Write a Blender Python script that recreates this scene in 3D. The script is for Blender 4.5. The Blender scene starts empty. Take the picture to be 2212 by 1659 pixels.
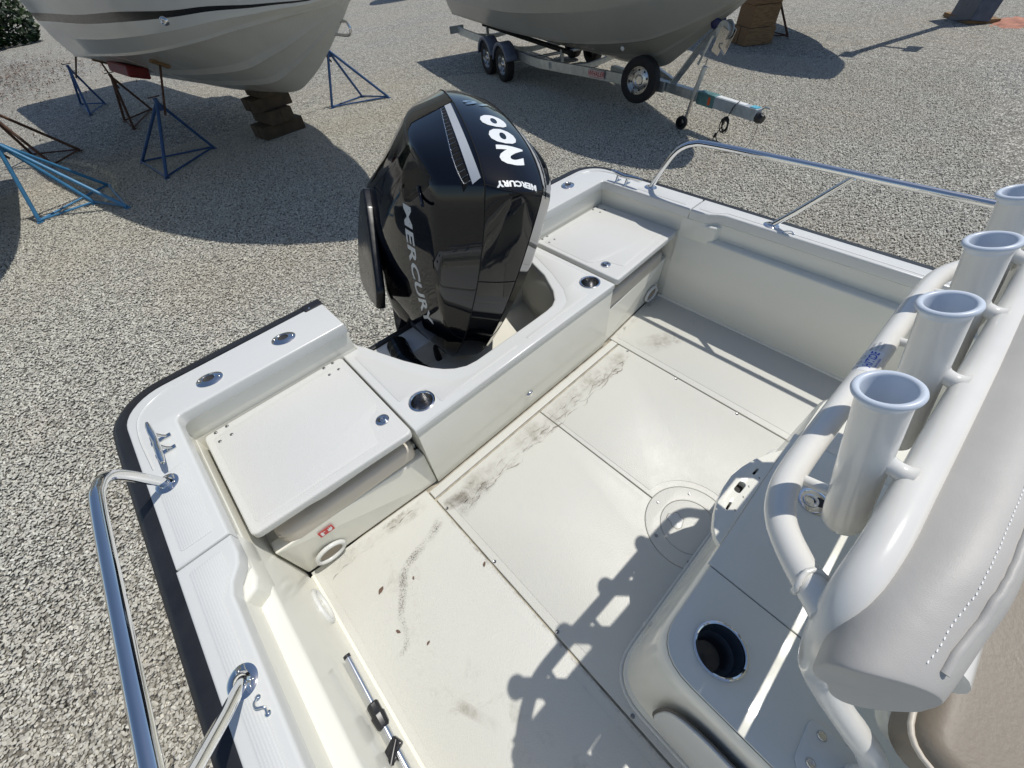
import bpy, bmesh, math, random
from mathutils import Vector, Matrix
from mathutils.bvhtree import BVHTree
random.seed(7)
SC = bpy.context.scene
COL = SC.collection
R = math.radians

# ------------------------------------------------------------------ camera, sky, sun, exposure
cam_d = bpy.data.cameras.new('camera'); cam = bpy.data.objects.new('camera', cam_d); COL.objects.link(cam)
XR = Vector((0.72079253, 0.55812472, -0.41104127)); YR = Vector((-0.6901976, 0.52322655, -0.49986123)); ZR = Vector((-0.0639172, 0.64399594, 0.76235413))
M = Matrix((XR, YR, ZR)).to_4x4(); M.translation = Vector((-0.81, 0, 1.555))
cam.matrix_world = M
cam_d.sensor_width = 36; cam_d.lens = 36 * 850 / 2212; cam_d.clip_start = 0.02; cam_d.clip_end = 600
SC.camera = cam
SUN = Vector((0.384, -0.142, 0.912)).normalized()
w = bpy.data.worlds.new('World'); SC.world = w; w.use_nodes = True
wn = w.node_tree.nodes; wl = w.node_tree.links
for n in list(wn): wn.remove(n)
sky = wn.new('ShaderNodeTexSky'); sky.sky_type = 'NISHITA'; sky.sun_disc = False
sky.sun_elevation = math.asin(SUN.z); sky.sun_rotation = math.atan2(SUN.x, SUN.y)
sky.air_density = 0.85; sky.dust_density = 0.5; sky.ozone_density = 1.2
bg = wn.new('ShaderNodeBackground'); bg.inputs[1].default_value = 0.100
wo = wn.new('ShaderNodeOutputWorld'); wl.new(sky.outputs[0], bg.inputs[0]); wl.new(bg.outputs[0], wo.inputs[0])
sd = bpy.data.lights.new('sun', 'SUN'); sd.energy = 3.15; sd.angle = R(0.55); sd.color = (1, 0.965, 0.90)
so = bpy.data.objects.new('sun', sd); COL.objects.link(so); so.rotation_euler = SUN.to_track_quat('Z', 'Y').to_euler(); so.location = (3, -1, 8)
SC.view_settings.view_transform = 'Standard'; SC.view_settings.look = 'None'; SC.view_settings.gamma = 1
SC.view_settings.exposure = 0.03
G0 = -0.945      # ground level; the cockpit sole of the boat is z = 0

# ------------------------------------------------------------------ helpers
def tag(o, label=None, cat=None, group=None, kind=None):
    if label: o['label'] = label
    if cat: o['category'] = cat
    if group: o['group'] = group
    if kind: o['kind'] = kind
    return o

def empty(name, loc=(0, 0, 0), rz=0.0):
    o = bpy.data.objects.new(name, None); COL.objects.link(o); o.location = loc; o.rotation_euler = (0, 0, rz)
    o.empty_display_size = 0.1
    return o

def link(name, me, mat=None, parent=None, smooth=None):
    o = bpy.data.objects.new(name, me); COL.objects.link(o)
    if mat:
        for m in (mat if isinstance(mat, (list, tuple)) else [mat]): me.materials.append(m)
    if smooth is not None:
        me.polygons.foreach_set('use_smooth', [True] * len(me.polygons))
        me.update()
        if smooth < 180:
            try: me.set_sharp_from_angle(angle=R(smooth))
            except Exception: pass
    if parent: o.parent = parent
    return o

class MB:
    """collects vertices and faces of one mesh"""
    def __init__(s): s.v = []; s.f = []; s.mi = []
    def add(s, vs, fs, mi=0):
        b = len(s.v); s.v += [tuple(v) for v in vs]; s.f += [tuple(i + b for i in f) for f in fs]; s.mi += [mi] * len(fs); return s
    def box(s, c, d, rot=None, mi=0):
        c = Vector(c); vs = []
        for x in (-.5, .5):
            for y in (-.5, .5):
                for z in (-.5, .5):
                    p = Vector((x * d[0], y * d[1], z * d[2]))
                    if rot is not None: p = rot @ p
                    vs.append(c + p)
        return s.add(vs, [(0, 1, 3, 2), (4, 6, 7, 5), (0, 4, 5, 1), (2, 3, 7, 6), (0, 2, 6, 4), (1, 5, 7, 3)], mi)
    def tube(s, pts, r, n=12, caps=True, mi=0, ry=None):
        pts = [Vector(p) for p in pts]; rings = []
        rr = r if isinstance(r, (list, tuple)) else [r] * len(pts)
        t0 = (pts[1] - pts[0]).normalized()
        ref = Vector((0, 0, 1)) if abs(t0.z) < 0.9 else Vector((1, 0, 0))
        nrm = (ref - t0 * ref.dot(t0)).normalized()
        vs = []
        for i, p in enumerate(pts):
            if i == 0: t = t0
            elif i == len(pts) - 1: t = (pts[-1] - pts[-2]).normalized()
            else: t = ((pts[i + 1] - p).normalized() + (p - pts[i - 1]).normalized()).normalized()
            nrm = (nrm - t * nrm.dot(t)).normalized(); bn = t.cross(nrm)
            for k in range(n):
                a = 2 * math.pi * k / n
                vs.append(p + nrm * math.cos(a) * rr[i] + bn * math.sin(a) * rr[i] * (ry or 1))
        fs = []
        for i in range(len(pts) - 1):
            for k in range(n):
                a = i * n + k; b = i * n + (k + 1) % n
                fs.append((a, b, b + n, a + n))
        if caps:
            fs.append(tuple(reversed(range(n)))); fs.append(tuple(range((len(pts) - 1) * n, len(pts) * n)))
        return s.add(vs, fs, mi)
    def lathe(s, c, prof, axis=(0, 0, 1), n=24, sx=1.0, sy=1.0, ang=0.0, mi=0, close=False):
        """prof: list of (radius, height) along axis"""
        ax = Vector(axis).normalized(); ref = Vector((1, 0, 0)) if abs(ax.x) < 0.9 else Vector((0, 1, 0))
        u = (ref - ax * ref.dot(ax)).normalized(); v = ax.cross(u); c = Vector(c)
        ca, sa = math.cos(ang), math.sin(ang); vs = []
        for r, h in prof:
            for k in range(n):
                a = 2 * math.pi * k / n; x = math.cos(a) * r * sx; y = math.sin(a) * r * sy
                x, y = x * ca - y * sa, x * sa + y * ca
                vs.append(c + u * x + v * y + ax * h)
        fs = []
        for i in range(len(prof) - 1):
            for k in range(n):
                a = i * n + k; b = i * n + (k + 1) % n
                fs.append((a, b, b + n, a + n))
        if prof[0][0] > 1e-5 and close: fs.append(tuple(reversed(range(n))))
        if prof[-1][0] > 1e-5 and close: fs.append(tuple(range((len(prof) - 1) * n, len(prof) * n)))
        return s.add(vs, fs, mi)
    def build(s, name, mat, parent=None, smooth=None, bevel=0, seg=2):
        me = bpy.data.meshes.new(name); me.from_pydata(s.v, [], s.f); me.update()
        bm = bmesh.new(); bm.from_mesh(me)
        bmesh.ops.remove_doubles(bm, verts=bm.verts, dist=1e-6)
        for f, m in zip(bm.faces, s.mi):
            pass
        bmesh.ops.recalc_face_normals(bm, faces=bm.faces)
        bm.to_mesh(me); bm.free()
        if any(s.mi) and len(me.polygons) == len(s.mi): me.polygons.foreach_set('material_index', s.mi)
        o = link(name, me, mat, parent, smooth)
        if bevel:
            b = o.modifiers.new('bevel', 'BEVEL'); b.width = bevel; b.segments = seg; b.limit_method = 'ANGLE'; b.angle_limit = R(35)
            b.harden_normals = False
        return o

def rounded(poly, r, seg=5):
    """round the corners of a 2D polygon; r is one radius or one per corner"""
    out = []; n = len(poly)
    rs = r if isinstance(r, (list, tuple)) else [r] * n
    for i in range(n):
        p0 = Vector(poly[i - 1]).to_2d(); p = Vector(poly[i]).to_2d(); p1 = Vector(poly[(i + 1) % n]).to_2d()
        a = (p0 - p); b = (p1 - p); la, lb = a.length, b.length
        if rs[i] <= 0 or la < 1e-6 or lb < 1e-6: out.append((p.x, p.y)); continue
        a.normalize(); b.normalize(); ang = a.angle(b)
        if ang > R(176): out.append((p.x, p.y)); continue
        d = min(rs[i] / math.tan(ang / 2), la * .48, lb * .48)
        A = p + a * d; B = p + b * d
        for k in range(seg + 1):
            t = k / seg
            q = A * (1 - t) ** 2 + p * 2 * t * (1 - t) + B * t * t
            out.append((q.x, q.y))
    return out

def circle(c, r, n=28, ry=None, ang=0):
    ca, sa = math.cos(ang), math.sin(ang); o = []
    for k in range(n):
        a = 2 * math.pi * k / n; x = math.cos(a) * r; y = math.sin(a) * (ry or r)
        o.append((c[0] + x * ca - y * sa, c[1] + x * sa + y * ca))
    return o

def plate(name, outer, z0, z1, mat, parent=None, holes=(), bevel=0.0, seg=2, mtx=None, smooth=40):
    """flat slab from a 2D outline with holes, z0..z1, rounded edges"""
    cu = bpy.data.curves.new(name, 'CURVE'); cu.dimensions = '2D'; cu.fill_mode = 'BOTH'
    for lp in [outer] + list(holes):
        sp = cu.splines.new('POLY'); sp.points.add(len(lp) - 1)
        for i, p in enumerate(lp): sp.points[i].co = (p[0], p[1], 0, 1)
        sp.use_cyclic_u = True
    h = (z1 - z0) / 2
    cu.extrude = max(h - bevel, 1e-4); cu.bevel_depth = bevel; cu.bevel_resolution = seg
    if bevel: cu.offset = -bevel
    t = bpy.data.objects.new('tmp', cu); COL.objects.link(t)
    dg = bpy.context.evaluated_depsgraph_get(); dg.update()
    me = bpy.data.meshes.new_from_object(t.evaluated_get(dg))
    bpy.data.objects.remove(t); bpy.data.curves.remove(cu)
    me.name = name
    me.transform(Matrix.Translation((0, 0, (z0 + z1) / 2)))
    bm = bmesh.new(); bm.from_mesh(me); bmesh.ops.remove_doubles(bm, verts=bm.verts, dist=1e-5)
    bmesh.ops.recalc_face_normals(bm, faces=bm.faces); bm.to_mesh(me); bm.free()
    if mtx is not None: me.transform(mtx)
    me.materials.clear()
    return link(name, me, mat, parent, smooth)

def catmull(pts, n=6):
    P = [Vector(p) for p in pts]; out = []
    for i in range(len(P) - 1):
        p0 = P[i - 1] if i else P[0] * 2 - P[1]; p1 = P[i]; p2 = P[i + 1]; p3 = P[i + 2] if i + 2 < len(P) else P[-1] * 2 - P[-2]
        for k in range(n):
            t = k / n
            out.append(0.5 * ((2 * p1) + (p2 - p0) * t + (2 * p0 - 5 * p1 + 4 * p2 - p3) * t * t + (3 * p1 - p0 - 3 * p2 + p3) * t ** 3))
    out.append(P[-1]); return out

def text_mesh(s, size, extrude=0.0005, offset=0.0, shear=0.0, sx=1.0, space=1.0):
    cu = bpy.data.curves.new('txt', 'FONT'); cu.body = s; cu.size = size; cu.extrude = extrude; cu.offset = offset; cu.shear = shear
    cu.align_x = 'CENTER'; cu.align_y = 'CENTER'; cu.space_character = space; cu.resolution_u = 3
    t = bpy.data.objects.new('tmp', cu); COL.objects.link(t)
    dg = bpy.context.evaluated_depsgraph_get(); dg.update()
    me = bpy.data.meshes.new_from_object(t.evaluated_get(dg))
    bpy.data.objects.remove(t); bpy.data.curves.remove(cu); me.materials.clear()
    if sx != 1: me.transform(Matrix.Diagonal((sx, 1, 1, 1)))
    return me

def frame(o, xd, yd):
    """matrix whose X is xd and Y close to yd, at o"""
    x = Vector(xd).normalized(); y = Vector(yd); y = (y - x * y.dot(x)).normalized(); z = x.cross(y)
    m = Matrix((x, y, z)).transposed().to_4x4(); m.translation = Vector(o); return m

# ------------------------------------------------------------------ materials
def new_mat(name):
    m = bpy.data.materials.new(name); m.use_nodes = True
    nt = m.node_tree; b = nt.nodes['Principled BSDF']; return m, nt, b
def N(nt, t, **kw):
    n = nt.nodes.new(t)
    for k, v in kw.items(): setattr(n, k, v)
    return n
def noise(nt, scale, detail=4, rough=.6, vec=None):
    n = N(nt, 'ShaderNodeTexNoise'); n.inputs['Scale'].default_value = scale; n.inputs['Detail'].default_value = detail; n.inputs['Roughness'].default_value = rough
    if vec is not None: nt.links.new(vec, n.inputs['Vector'])
    return n
def ramp(nt, src, stops):
    r = N(nt, 'ShaderNodeValToRGB'); e = r.color_ramp.elements
    while len(e) > len(stops): e.remove(e[-1])
    while len(e) < len(stops): e.new(0.5)
    for i, (p, c) in enumerate(stops):
        e[i].position = p; e[i].color = (c, c, c, 1) if isinstance(c, (int, float)) else (*c, 1)
    nt.links.new(src, r.inputs[0]); return r
def bump(nt, b, h, strength, dist=0.01, prev=None):
    n = N(nt, 'ShaderNodeBump'); n.inputs['Strength'].default_value = strength; n.inputs['Distance'].default_value = dist
    nt.links.new(h, n.inputs['Height'])
    if prev is not None: nt.links.new(prev.outputs[0], n.inputs['Normal'])
    nt.links.new(n.outputs[0], b.inputs['Normal']); return n
def mixc(nt, f, a, b, mode='MIX'):
    m = N(nt, 'ShaderNodeMix', data_type='RGBA', blend_type=mode)
    for s, v in ((m.inputs[0], f), (m.inputs[6], a), (m.inputs[7], b)):
        if hasattr(v, 'links') or hasattr(v, 'is_linked'): nt.links.new(v, s)
        elif isinstance(v, (int, float)): s.default_value = v
        else: s.default_value = (*v, 1)
    return m.outputs[2]
def simple(name, col, rough=.5, metal=0, coat=0, spec=None, var=0.06, vscale=6, bmp=0.0, bscale=80):
    m, nt, b = new_mat(name)
    tc = N(nt, 'ShaderNodeTexCoord'); n = noise(nt, vscale, 5, .6, tc.outputs['Object'])
    r = ramp(nt, n.outputs[0], [(.3, tuple(c * (1 - var) for c in col)), (.7, tuple(min(1, c * (1 + var)) for c in col))])
    nt.links.new(r.outputs[0], b.inputs['Base Color'])
    b.inputs['Roughness'].default_value = rough; b.inputs['Metallic'].default_value = metal; b.inputs['Coat Weight'].default_value = coat
    b.inputs['Coat Roughness'].default_value = 0.05
    if spec is not None: b.inputs['Specular IOR Level'].default_value = spec
    r2 = ramp(nt, n.outputs[0], [(.3, max(0, rough - .04)), (.7, min(1, rough + .05))]); nt.links.new(r2.outputs[0], b.inputs['Roughness'])
    if bmp:
        n2 = noise(nt, bscale, 3, .6, tc.outputs['Object']); bump(nt, b, n2.outputs[0], bmp, .002)
    return m

def gel(name, col, rough=.16, grip=None, grime=0.25):
    """moulded gelcoat: glossy, faintly uneven, a little dirty; grip = fine moulded non-skid"""
    m, nt, b = new_mat(name)
    tc = N(nt, 'ShaderNodeTexCoord'); o = tc.outputs['Object']
    n1 = noise(nt, 2.2, 5, .65, o); n2 = noise(nt, 14, 6, .7, o)
    dirty = tuple(c * k for c, k in zip(col, (.86, .83, .76)))
    f = ramp(nt, n1.outputs[0], [(.45, 0.0), (.8, grime)])
    c1 = mixc(nt, f.outputs[0], col, dirty)
    f2 = ramp(nt, n2.outputs[0], [(.62, 0.0), (.75, grime * .5)])
    c2 = mixc(nt, f2.outputs[0], c1, dirty)
    nt.links.new(c2, b.inputs['Base Color'])
    rr = ramp(nt, n2.outputs[0], [(.35, rough), (.7, rough + .1)]); nt.links.new(rr.outputs[0], b.inputs['Roughness'])
    b.inputs['Specular IOR Level'].default_value = .5
    nb = noise(nt, 5, 2, .5, o); p = bump(nt, b, nb.outputs[0], .10, .01)
    if grip == 'fine':
        v = N(nt, 'ShaderNodeTexVoronoi'); v.inputs['Scale'].default_value = 260; nt.links.new(o, v.inputs['Vector'])
        bump(nt, b, v.outputs['Distance'], .35, .0015, p)
    if grip == 'diamond':
        mp = N(nt, 'ShaderNodeMapping'); mp.inputs['Rotation'].default_value = (0, 0, R(45)); nt.links.new(o, mp.inputs[0])
        sx = N(nt, 'ShaderNodeSeparateXYZ'); nt.links.new(mp.outputs[0], sx.inputs[0])
        vals = []
        for k in (0, 1):
            mu = N(nt, 'ShaderNodeMath', operation='MULTIPLY'); mu.inputs[1].default_value = 2 * math.pi / .0085; nt.links.new(sx.outputs[k], mu.inputs[0])
            sn = N(nt, 'ShaderNodeMath', operation='SINE'); nt.links.new(mu.outputs[0], sn.inputs[0]); vals.append(sn)
        ml = N(nt, 'ShaderNodeMath', operation='MULTIPLY'); nt.links.new(vals[0].outputs[0], ml.inputs[0]); nt.links.new(vals[1].outputs[0], ml.inputs[1])
        bump(nt, b, ml.outputs[0], .22, .0012, p)
    return m

GEL = gel('gelcoat_cream', (.83, .815, .725), .14, grime=.15)
GELW = gel('gelcoat_white', (.68, .685, .66), .18, grime=.10)
DECK = gel('deck_nonskid', (.62, .615, .565), .40, 'fine', .16)
LID = gel('lid_nonskid', (.665, .665, .635), .38, 'fine', .12)
GRIP = gel('moulded_diamond_grip', (.68, .685, .66), .3, 'diamond', .12)
HULLW = gel('hull_offwhite', (.60, .585, .53), .16)
HULLG = gel('hull_taupe_grey', (.40, .395, .36), .14)
CHROME = simple('polished_stainless', (.80, .80, .79), .06, 1, var=.03)
STEEL = simple('brushed_steel', (.62, .61, .59), .24, 1, var=.08, vscale=30)
ALU = simple('aluminium_tube', (.70, .71, .72), .22, 1, var=.05)
GALV = simple('galvanised_steel', (.50, .53, .53), .42, .75, var=.22, vscale=9, bmp=.1)
RUB = simple('black_rubber', (.018, .018, .020), .42, var=.25, vscale=12, bmp=.15)
TYRE = simple('tyre_rubber', (.012, .012, .012), .75, var=.3, vscale=10, bmp=.3, bscale=60)
BLACKP = simple('black_plastic', (.02, .02, .022), .35, var=.2)
DARK = simple('dark_cavity', (.03, .03, .03), .7, var=.2)
COWL = simple('gloss_black_cowl', (.0022, .0028, .0050), .035, spec=.55, var=.1, vscale=3)
COWLM = simple('satin_black_cowl', (.003, .004, .006), .24, var=.2, vscale=20)
SILVER = simple('silver_decal', (.62, .64, .65), .35, .35, var=.03)
WHITEP = simple('white_decal', (.78, .80, .80), .45, var=.03)
PIPE = simple('white_powdercoat', (.78, .765, .715), .2, coat=.3, var=.04, vscale=8)
LINER = simple('pale_blue_vinyl_liner', (.62, .68, .76), .35, var=.04)
VINYL = None
BLUEST = simple('blue_painted_steel', (.02, .07, .19), .42, var=.3, vscale=9, bmp=.15)
RUST = simple('rusty_steel', (.10, .05, .03), .75, .2, var=.5, vscale=14, bmp=.3)
WOOD = None
REDD = simple('red_decal', (.55, .05, .05), .4)
ORANGE = simple('orange_reflector', (.75, .10, .02), .3)
NAVY = simple('navy_roller_rubber', (.01, .015, .08), .4)
BEIGE = simple('beige_vinyl', (.62, .565, .48), .45, var=.05, bmp=.2, bscale=160)
CABLE = simple('black_cable', (.015, .015, .015), .5)
BRONZE = simple('dark_antifouling', (.02, .022, .035), .6, var=.3, vscale=8)
REDAF = simple('red_antifouling', (.18, .012, .012), .6, var=.3)

def vinyl_mat():
    m, nt, b = new_mat('taupe_vinyl'); tc = N(nt, 'ShaderNodeTexCoord'); o = tc.outputs['Object']
    n = noise(nt, 4, 4, .6, o); r = ramp(nt, n.outputs[0], [(.3, (.47, .45, .415)), (.7, (.55, .53, .49))]); nt.links.new(r.outputs[0], b.inputs['Base Color'])
    b.inputs['Roughness'].default_value = .5
    mp = N(nt, 'ShaderNodeMapping'); mp.inputs['Scale'].default_value = (1, 1, .45); nt.links.new(o, mp.inputs[0])
    v = N(nt, 'ShaderNodeTexVoronoi', feature='DISTANCE_TO_EDGE'); v.inputs['Scale'].default_value = 520; nt.links.new(mp.outputs[0], v.inputs['Vector'])
    p = bump(nt, b, v.outputs[0], .16, .0012)
    n2 = noise(nt, 13, 3, .5, o); bump(nt, b, n2.outputs[0], .22, .010, p)
    return m
VINYL = vinyl_mat()
def wood_mat():
    m, nt, b = new_mat('weathered_timber'); tc = N(nt, 'ShaderNodeTexCoord'); mp = N(nt, 'ShaderNodeMapping'); mp.inputs['Scale'].default_value = (2, 14, 14)
    nt.links.new(tc.outputs['Object'], mp.inputs[0]); n = noise(nt, 3, 8, .7, mp.outputs[0])
    r = ramp(nt, n.outputs[0], [(.25, (.10, .055, .025)), (.55, (.27, .16, .07)), (.8, (.36, .24, .12))]); nt.links.new(r.outputs[0], b.inputs['Base Color'])
    b.inputs['Roughness'].default_value = .8; bump(nt, b, n.outputs[0], .5, .006); return m
WOOD = wood_mat()

def ground_mat(stone=False):
    m, nt, b = new_mat('gravel_stone' if stone else 'gravel_bed')
    if stone:
        oi = N(nt, 'ShaderNodeObjectInfo'); tc = N(nt, 'ShaderNodeTexCoord'); geo = N(nt, 'ShaderNodeNewGeometry')
        r = ramp(nt, oi.outputs['Random'], [(0, (.20, .195, .17)), (.10, (.42, .405, .345)), (.6, (.56, .545, .485)), (.9, (.65, .63, .54)), (1, (.80, .79, .71))])
        big = noise(nt, .35, 4, .6, geo.outputs['Position']); f = ramp(nt, big.outputs[0], [(.42, 0.0), (.62, .6)])
        c = mixc(nt, f.outputs[0], r.outputs[0], mixc(nt, .5, r.outputs[0], (.46, .39, .29)))
        nt.links.new(c, b.inputs['Base Color']); b.inputs['Roughness'].default_value = .85
        return m
    tc = N(nt, 'ShaderNodeTexCoord'); o = tc.outputs['Object']
    v1 = N(nt, 'ShaderNodeTexVoronoi'); v1.inputs['Scale'].default_value = 38; nt.links.new(o, v1.inputs['Vector'])
    v2 = N(nt, 'ShaderNodeTexVoronoi'); v2.inputs['Scale'].default_value = 64; nt.links.new(o, v2.inputs['Vector'])
    s1 = N(nt, 'ShaderNodeSeparateColor'); nt.links.new(v1.outputs['Color'], s1.inputs[0])
    c1 = ramp(nt, s1.outputs[0], [(0, (.22, .215, .19)), (.2, (.62, .60, .52)), (.7, (.84, .81, .70)), (1, (.98, .95, .85))])
    s2 = N(nt, 'ShaderNodeSeparateColor'); nt.links.new(v2.outputs['Color'], s2.inputs[0])
    c2 = ramp(nt, s2.outputs[1], [(0, (.28, .27, .24)), (.5, (.74, .71, .62)), (1, (.95, .92, .82))])
    sel = noise(nt, 30, 2, .5, o); fs = ramp(nt, sel.outputs[0], [(.45, 0.0), (.55, 1.0)])
    c = mixc(nt, fs.outputs[0], c1.outputs[0], c2.outputs[0])
    cl1 = noise(nt, 11, 3, .7, o); fc1 = ramp(nt, cl1.outputs[0], [(.36, .58), (.5, .95), (.64, 1.22)]); c = mixc(nt, 1.0, c, fc1.outputs[0], 'MULTIPLY')
    cl2 = noise(nt, 26, 2, .7, o); fc2 = ramp(nt, cl2.outputs[0], [(.38, .62), (.5, .97), (.62, 1.2)]); c = mixc(nt, 1.0, c, fc2.outputs[0], 'MULTIPLY')
    # dark gaps between the stones
    gp = ramp(nt, v1.outputs['Distance'], [(.34, 1.0), (.66, .30)]); c = mixc(nt, 1.0, c, gp.outputs[0], 'MULTIPLY')
    big = noise(nt, .35, 4, .6, o); f = ramp(nt, big.outputs[0], [(.42, 0.0), (.62, .55)])
    c = mixc(nt, f.outputs[0], c, mixc(nt, .5, c, (.50, .43, .32)))
    nt.links.new(c, b.inputs['Base Color']); b.inputs['Roughness'].default_value = .9
    inv = N(nt, 'ShaderNodeMath', operation='SUBTRACT'); inv.inputs[0].default_value = 1; nt.links.new(v1.outputs['Distance'], inv.inputs[1])
    p = bump(nt, b, inv.outputs[0], 1.0, .03)
    bump(nt, b, v2.outputs['Distance'], .8, .012, p)
    return m

# ------------------------------------------------------------------ ground
def grid_mesh(x0, x1, y0, y1, nx, ny, zf):
    vs = [(x0 + (x1 - x0) * i / nx, y0 + (y1 - y0) * j / ny, 0) for j in range(ny + 1) for i in range(nx + 1)]
    vs = [(x, y, zf(x, y)) for x, y, _ in vs]
    fs = [(j * (nx + 1) + i, j * (nx + 1) + i + 1, (j + 1) * (nx + 1) + i + 1, (j + 1) * (nx + 1) + i) for j in range(ny) for i in range(nx)]
    me = bpy.data.meshes.new('g'); me.from_pydata(vs, [], fs); me.update(); return me
from mathutils import noise as mn
def gz(x, y): return G0 - .012 + .012 * mn.noise(Vector((x * .4, y * .4, 0)))
gm = grid_mesh(-250, 250, -250, 250, 2, 2, lambda x, y: G0 - .03)
gm2 = grid_mesh(-12, 26, -6, 46, 76, 104, gz)
GROUND = ground_mat()
g = link('gravel_yard_far', gm, GROUND); tag(g, kind='structure')
g2 = link('gravel_yard', gm2, GROUND, smooth=180); tag(g2, kind='structure')

def gravel_scatter():
    me = bpy.data.meshes.new('gravel')
    poly = [(-4.2, -2.2), (-1.5, -2.2), (-1.5, 1.9), (1.6, 1.9), (1.6, -1.2), (4.4, -1.2), (9, 1.0), (9, 5.5), (5, 9.5), (-4.2, 9.5)]
    poly = [(-4.4, -1.0), (-1.45, -1.0), (-1.45, 1.7), (1.45, 1.7), (1.45, -1.0), (5.5, -0.6), (12.5, 0.6), (11.5, 6.5), (5.5, 11), (-3.2, 11)]
    bm = bmesh.new(); vs = [bm.verts.new((x, y, G0)) for x, y in poly]; bm.faces.new(vs); bmesh.ops.triangulate(bm, faces=bm.faces); bm.to_mesh(me); bm.free()
    o = link('gravel', me, GROUND); tag(o, kind='stuff')
    ng = bpy.data.node_groups.new('scatter_stones', 'GeometryNodeTree')
    ng.interface.new_socket('Geometry', in_out='INPUT', socket_type='NodeSocketGeometry'); ng.interface.new_socket('Geometry', in_out='OUTPUT', socket_type='NodeSocketGeometry')
    nn = ng.nodes; L = ng.links
    gi = nn.new('NodeGroupInput'); go = nn.new('NodeGroupOutput')
    dp = nn.new('GeometryNodeDistributePointsOnFaces'); dp.inputs['Density'].default_value = 4000
    L.new(gi.outputs[0], dp.inputs['Mesh'])
    ico = nn.new('GeometryNodeMeshIcoSphere'); ico.inputs['Radius'].default_value = 1; ico.inputs['Subdivisions'].default_value = 1
    sp = nn.new('GeometryNodeSetPosition'); nz = nn.new('ShaderNodeTexNoise'); nz.inputs['Scale'].default_value = 1.3
    sub = nn.new('ShaderNodeVectorMath'); sub.operation = 'SUBTRACT'; sub.inputs[1].default_value = (.5, .5, .5); L.new(nz.outputs['Color'], sub.inputs[0])
    L.new(ico.outputs[0], sp.inputs[0]); L.new(sub.outputs[0], sp.inputs['Offset'])
    tr = nn.new('GeometryNodeTransform'); tr.inputs['Scale'].default_value = (1.15, .72, .42); L.new(sp.outputs[0], tr.inputs[0])
    sm = nn.new('GeometryNodeSetMaterial'); sm.inputs['Material'].default_value = ground_mat(True); L.new(tr.outputs[0], sm.inputs[0])
    ip = nn.new('GeometryNodeInstanceOnPoints'); L.new(dp.outputs[0], ip.inputs['Points']); L.new(sm.outputs[0], ip.inputs['Instance'])
    rv = nn.new('FunctionNodeRandomValue'); rv.data_type = 'FLOAT_VECTOR'; rv.inputs[0].default_value = (-.5, -.5, 0); rv.inputs[1].default_value = (.5, .5, 6.283)
    L.new(rv.outputs[0], ip.inputs['Rotation'])
    rs = nn.new('FunctionNodeRandomValue'); rs.data_type = 'FLOAT'; rs.inputs[2].default_value = .005; rs.inputs[3].default_value = .0130
    L.new(rs.outputs[1], ip.inputs['Scale'])
    L.new(ip.outputs[0], go.inputs[0])
    md = o.modifiers.new('scatter', 'NODES'); md.node_group = ng
    return o
gravel_scatter()

# ------------------------------------------------------------------ the boat we stand in
BOAT = empty('fishing_boat'); tag(BOAT, 'white open fishing boat with cream cockpit, black rub rail and outboard on its stern', 'boat')
B = BOAT
YF = -3.2
def mir(p): return [(-x, y) for x, y in reversed(p)]
# hull shell
def hull_shell():
    st = []
    for y, hb in ((1.575, 1.235), (1.45, 1.262), (0, 1.27), (-2, 1.27), (-3.2, 1.2), (-4.3, .75), (-5.0, .12)):
        k = hb / 1.27; fl = max(0, (-y - 2.6) * .18)
        st.append([(0, y, -.78 + fl), (-.75 * k, y, -.56 + fl), (-1.08 * k, y, -.40 + fl), (-1.14 * k, y, -.36 + fl), (-hb * .965, y, .0), (-hb, y, .44)])
    mb = MB(); n = len(st[0])
    for sgn in (1, -1):
        vs = [(x * sgn, y, z) for s in st for x, y, z in s]; fs = []
        for i in range(len(st) - 1):
            for k in range(n - 1):
                a = i * n + k; fs.append((a, a + 1, a + 1 + n, a + n))
        mb.add(vs, fs)
    # stern below the rub rail, left open over the motor notch
    s0 = st[0]
    for sgn in (1, -1):
        mb.add([(0, 1.575, -.78), (s0[1][0] * sgn, 1.575, s0[1][2]), (s0[2][0] * sgn, 1.575, s0[2][2]), (s0[3][0] * sgn, 1.575, s0[3][2]), (s0[4][0] * sgn, 1.575, 0), (s0[5][0] * sgn, 1.575, .44), (-.52 * sgn, 1.575, .44), (-.50 * sgn, 1.575, .16), (0, 1.575, .16)], [tuple(range(9))])
    return mb.build('hull', GELW, B, smooth=30)
hull_shell()

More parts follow.
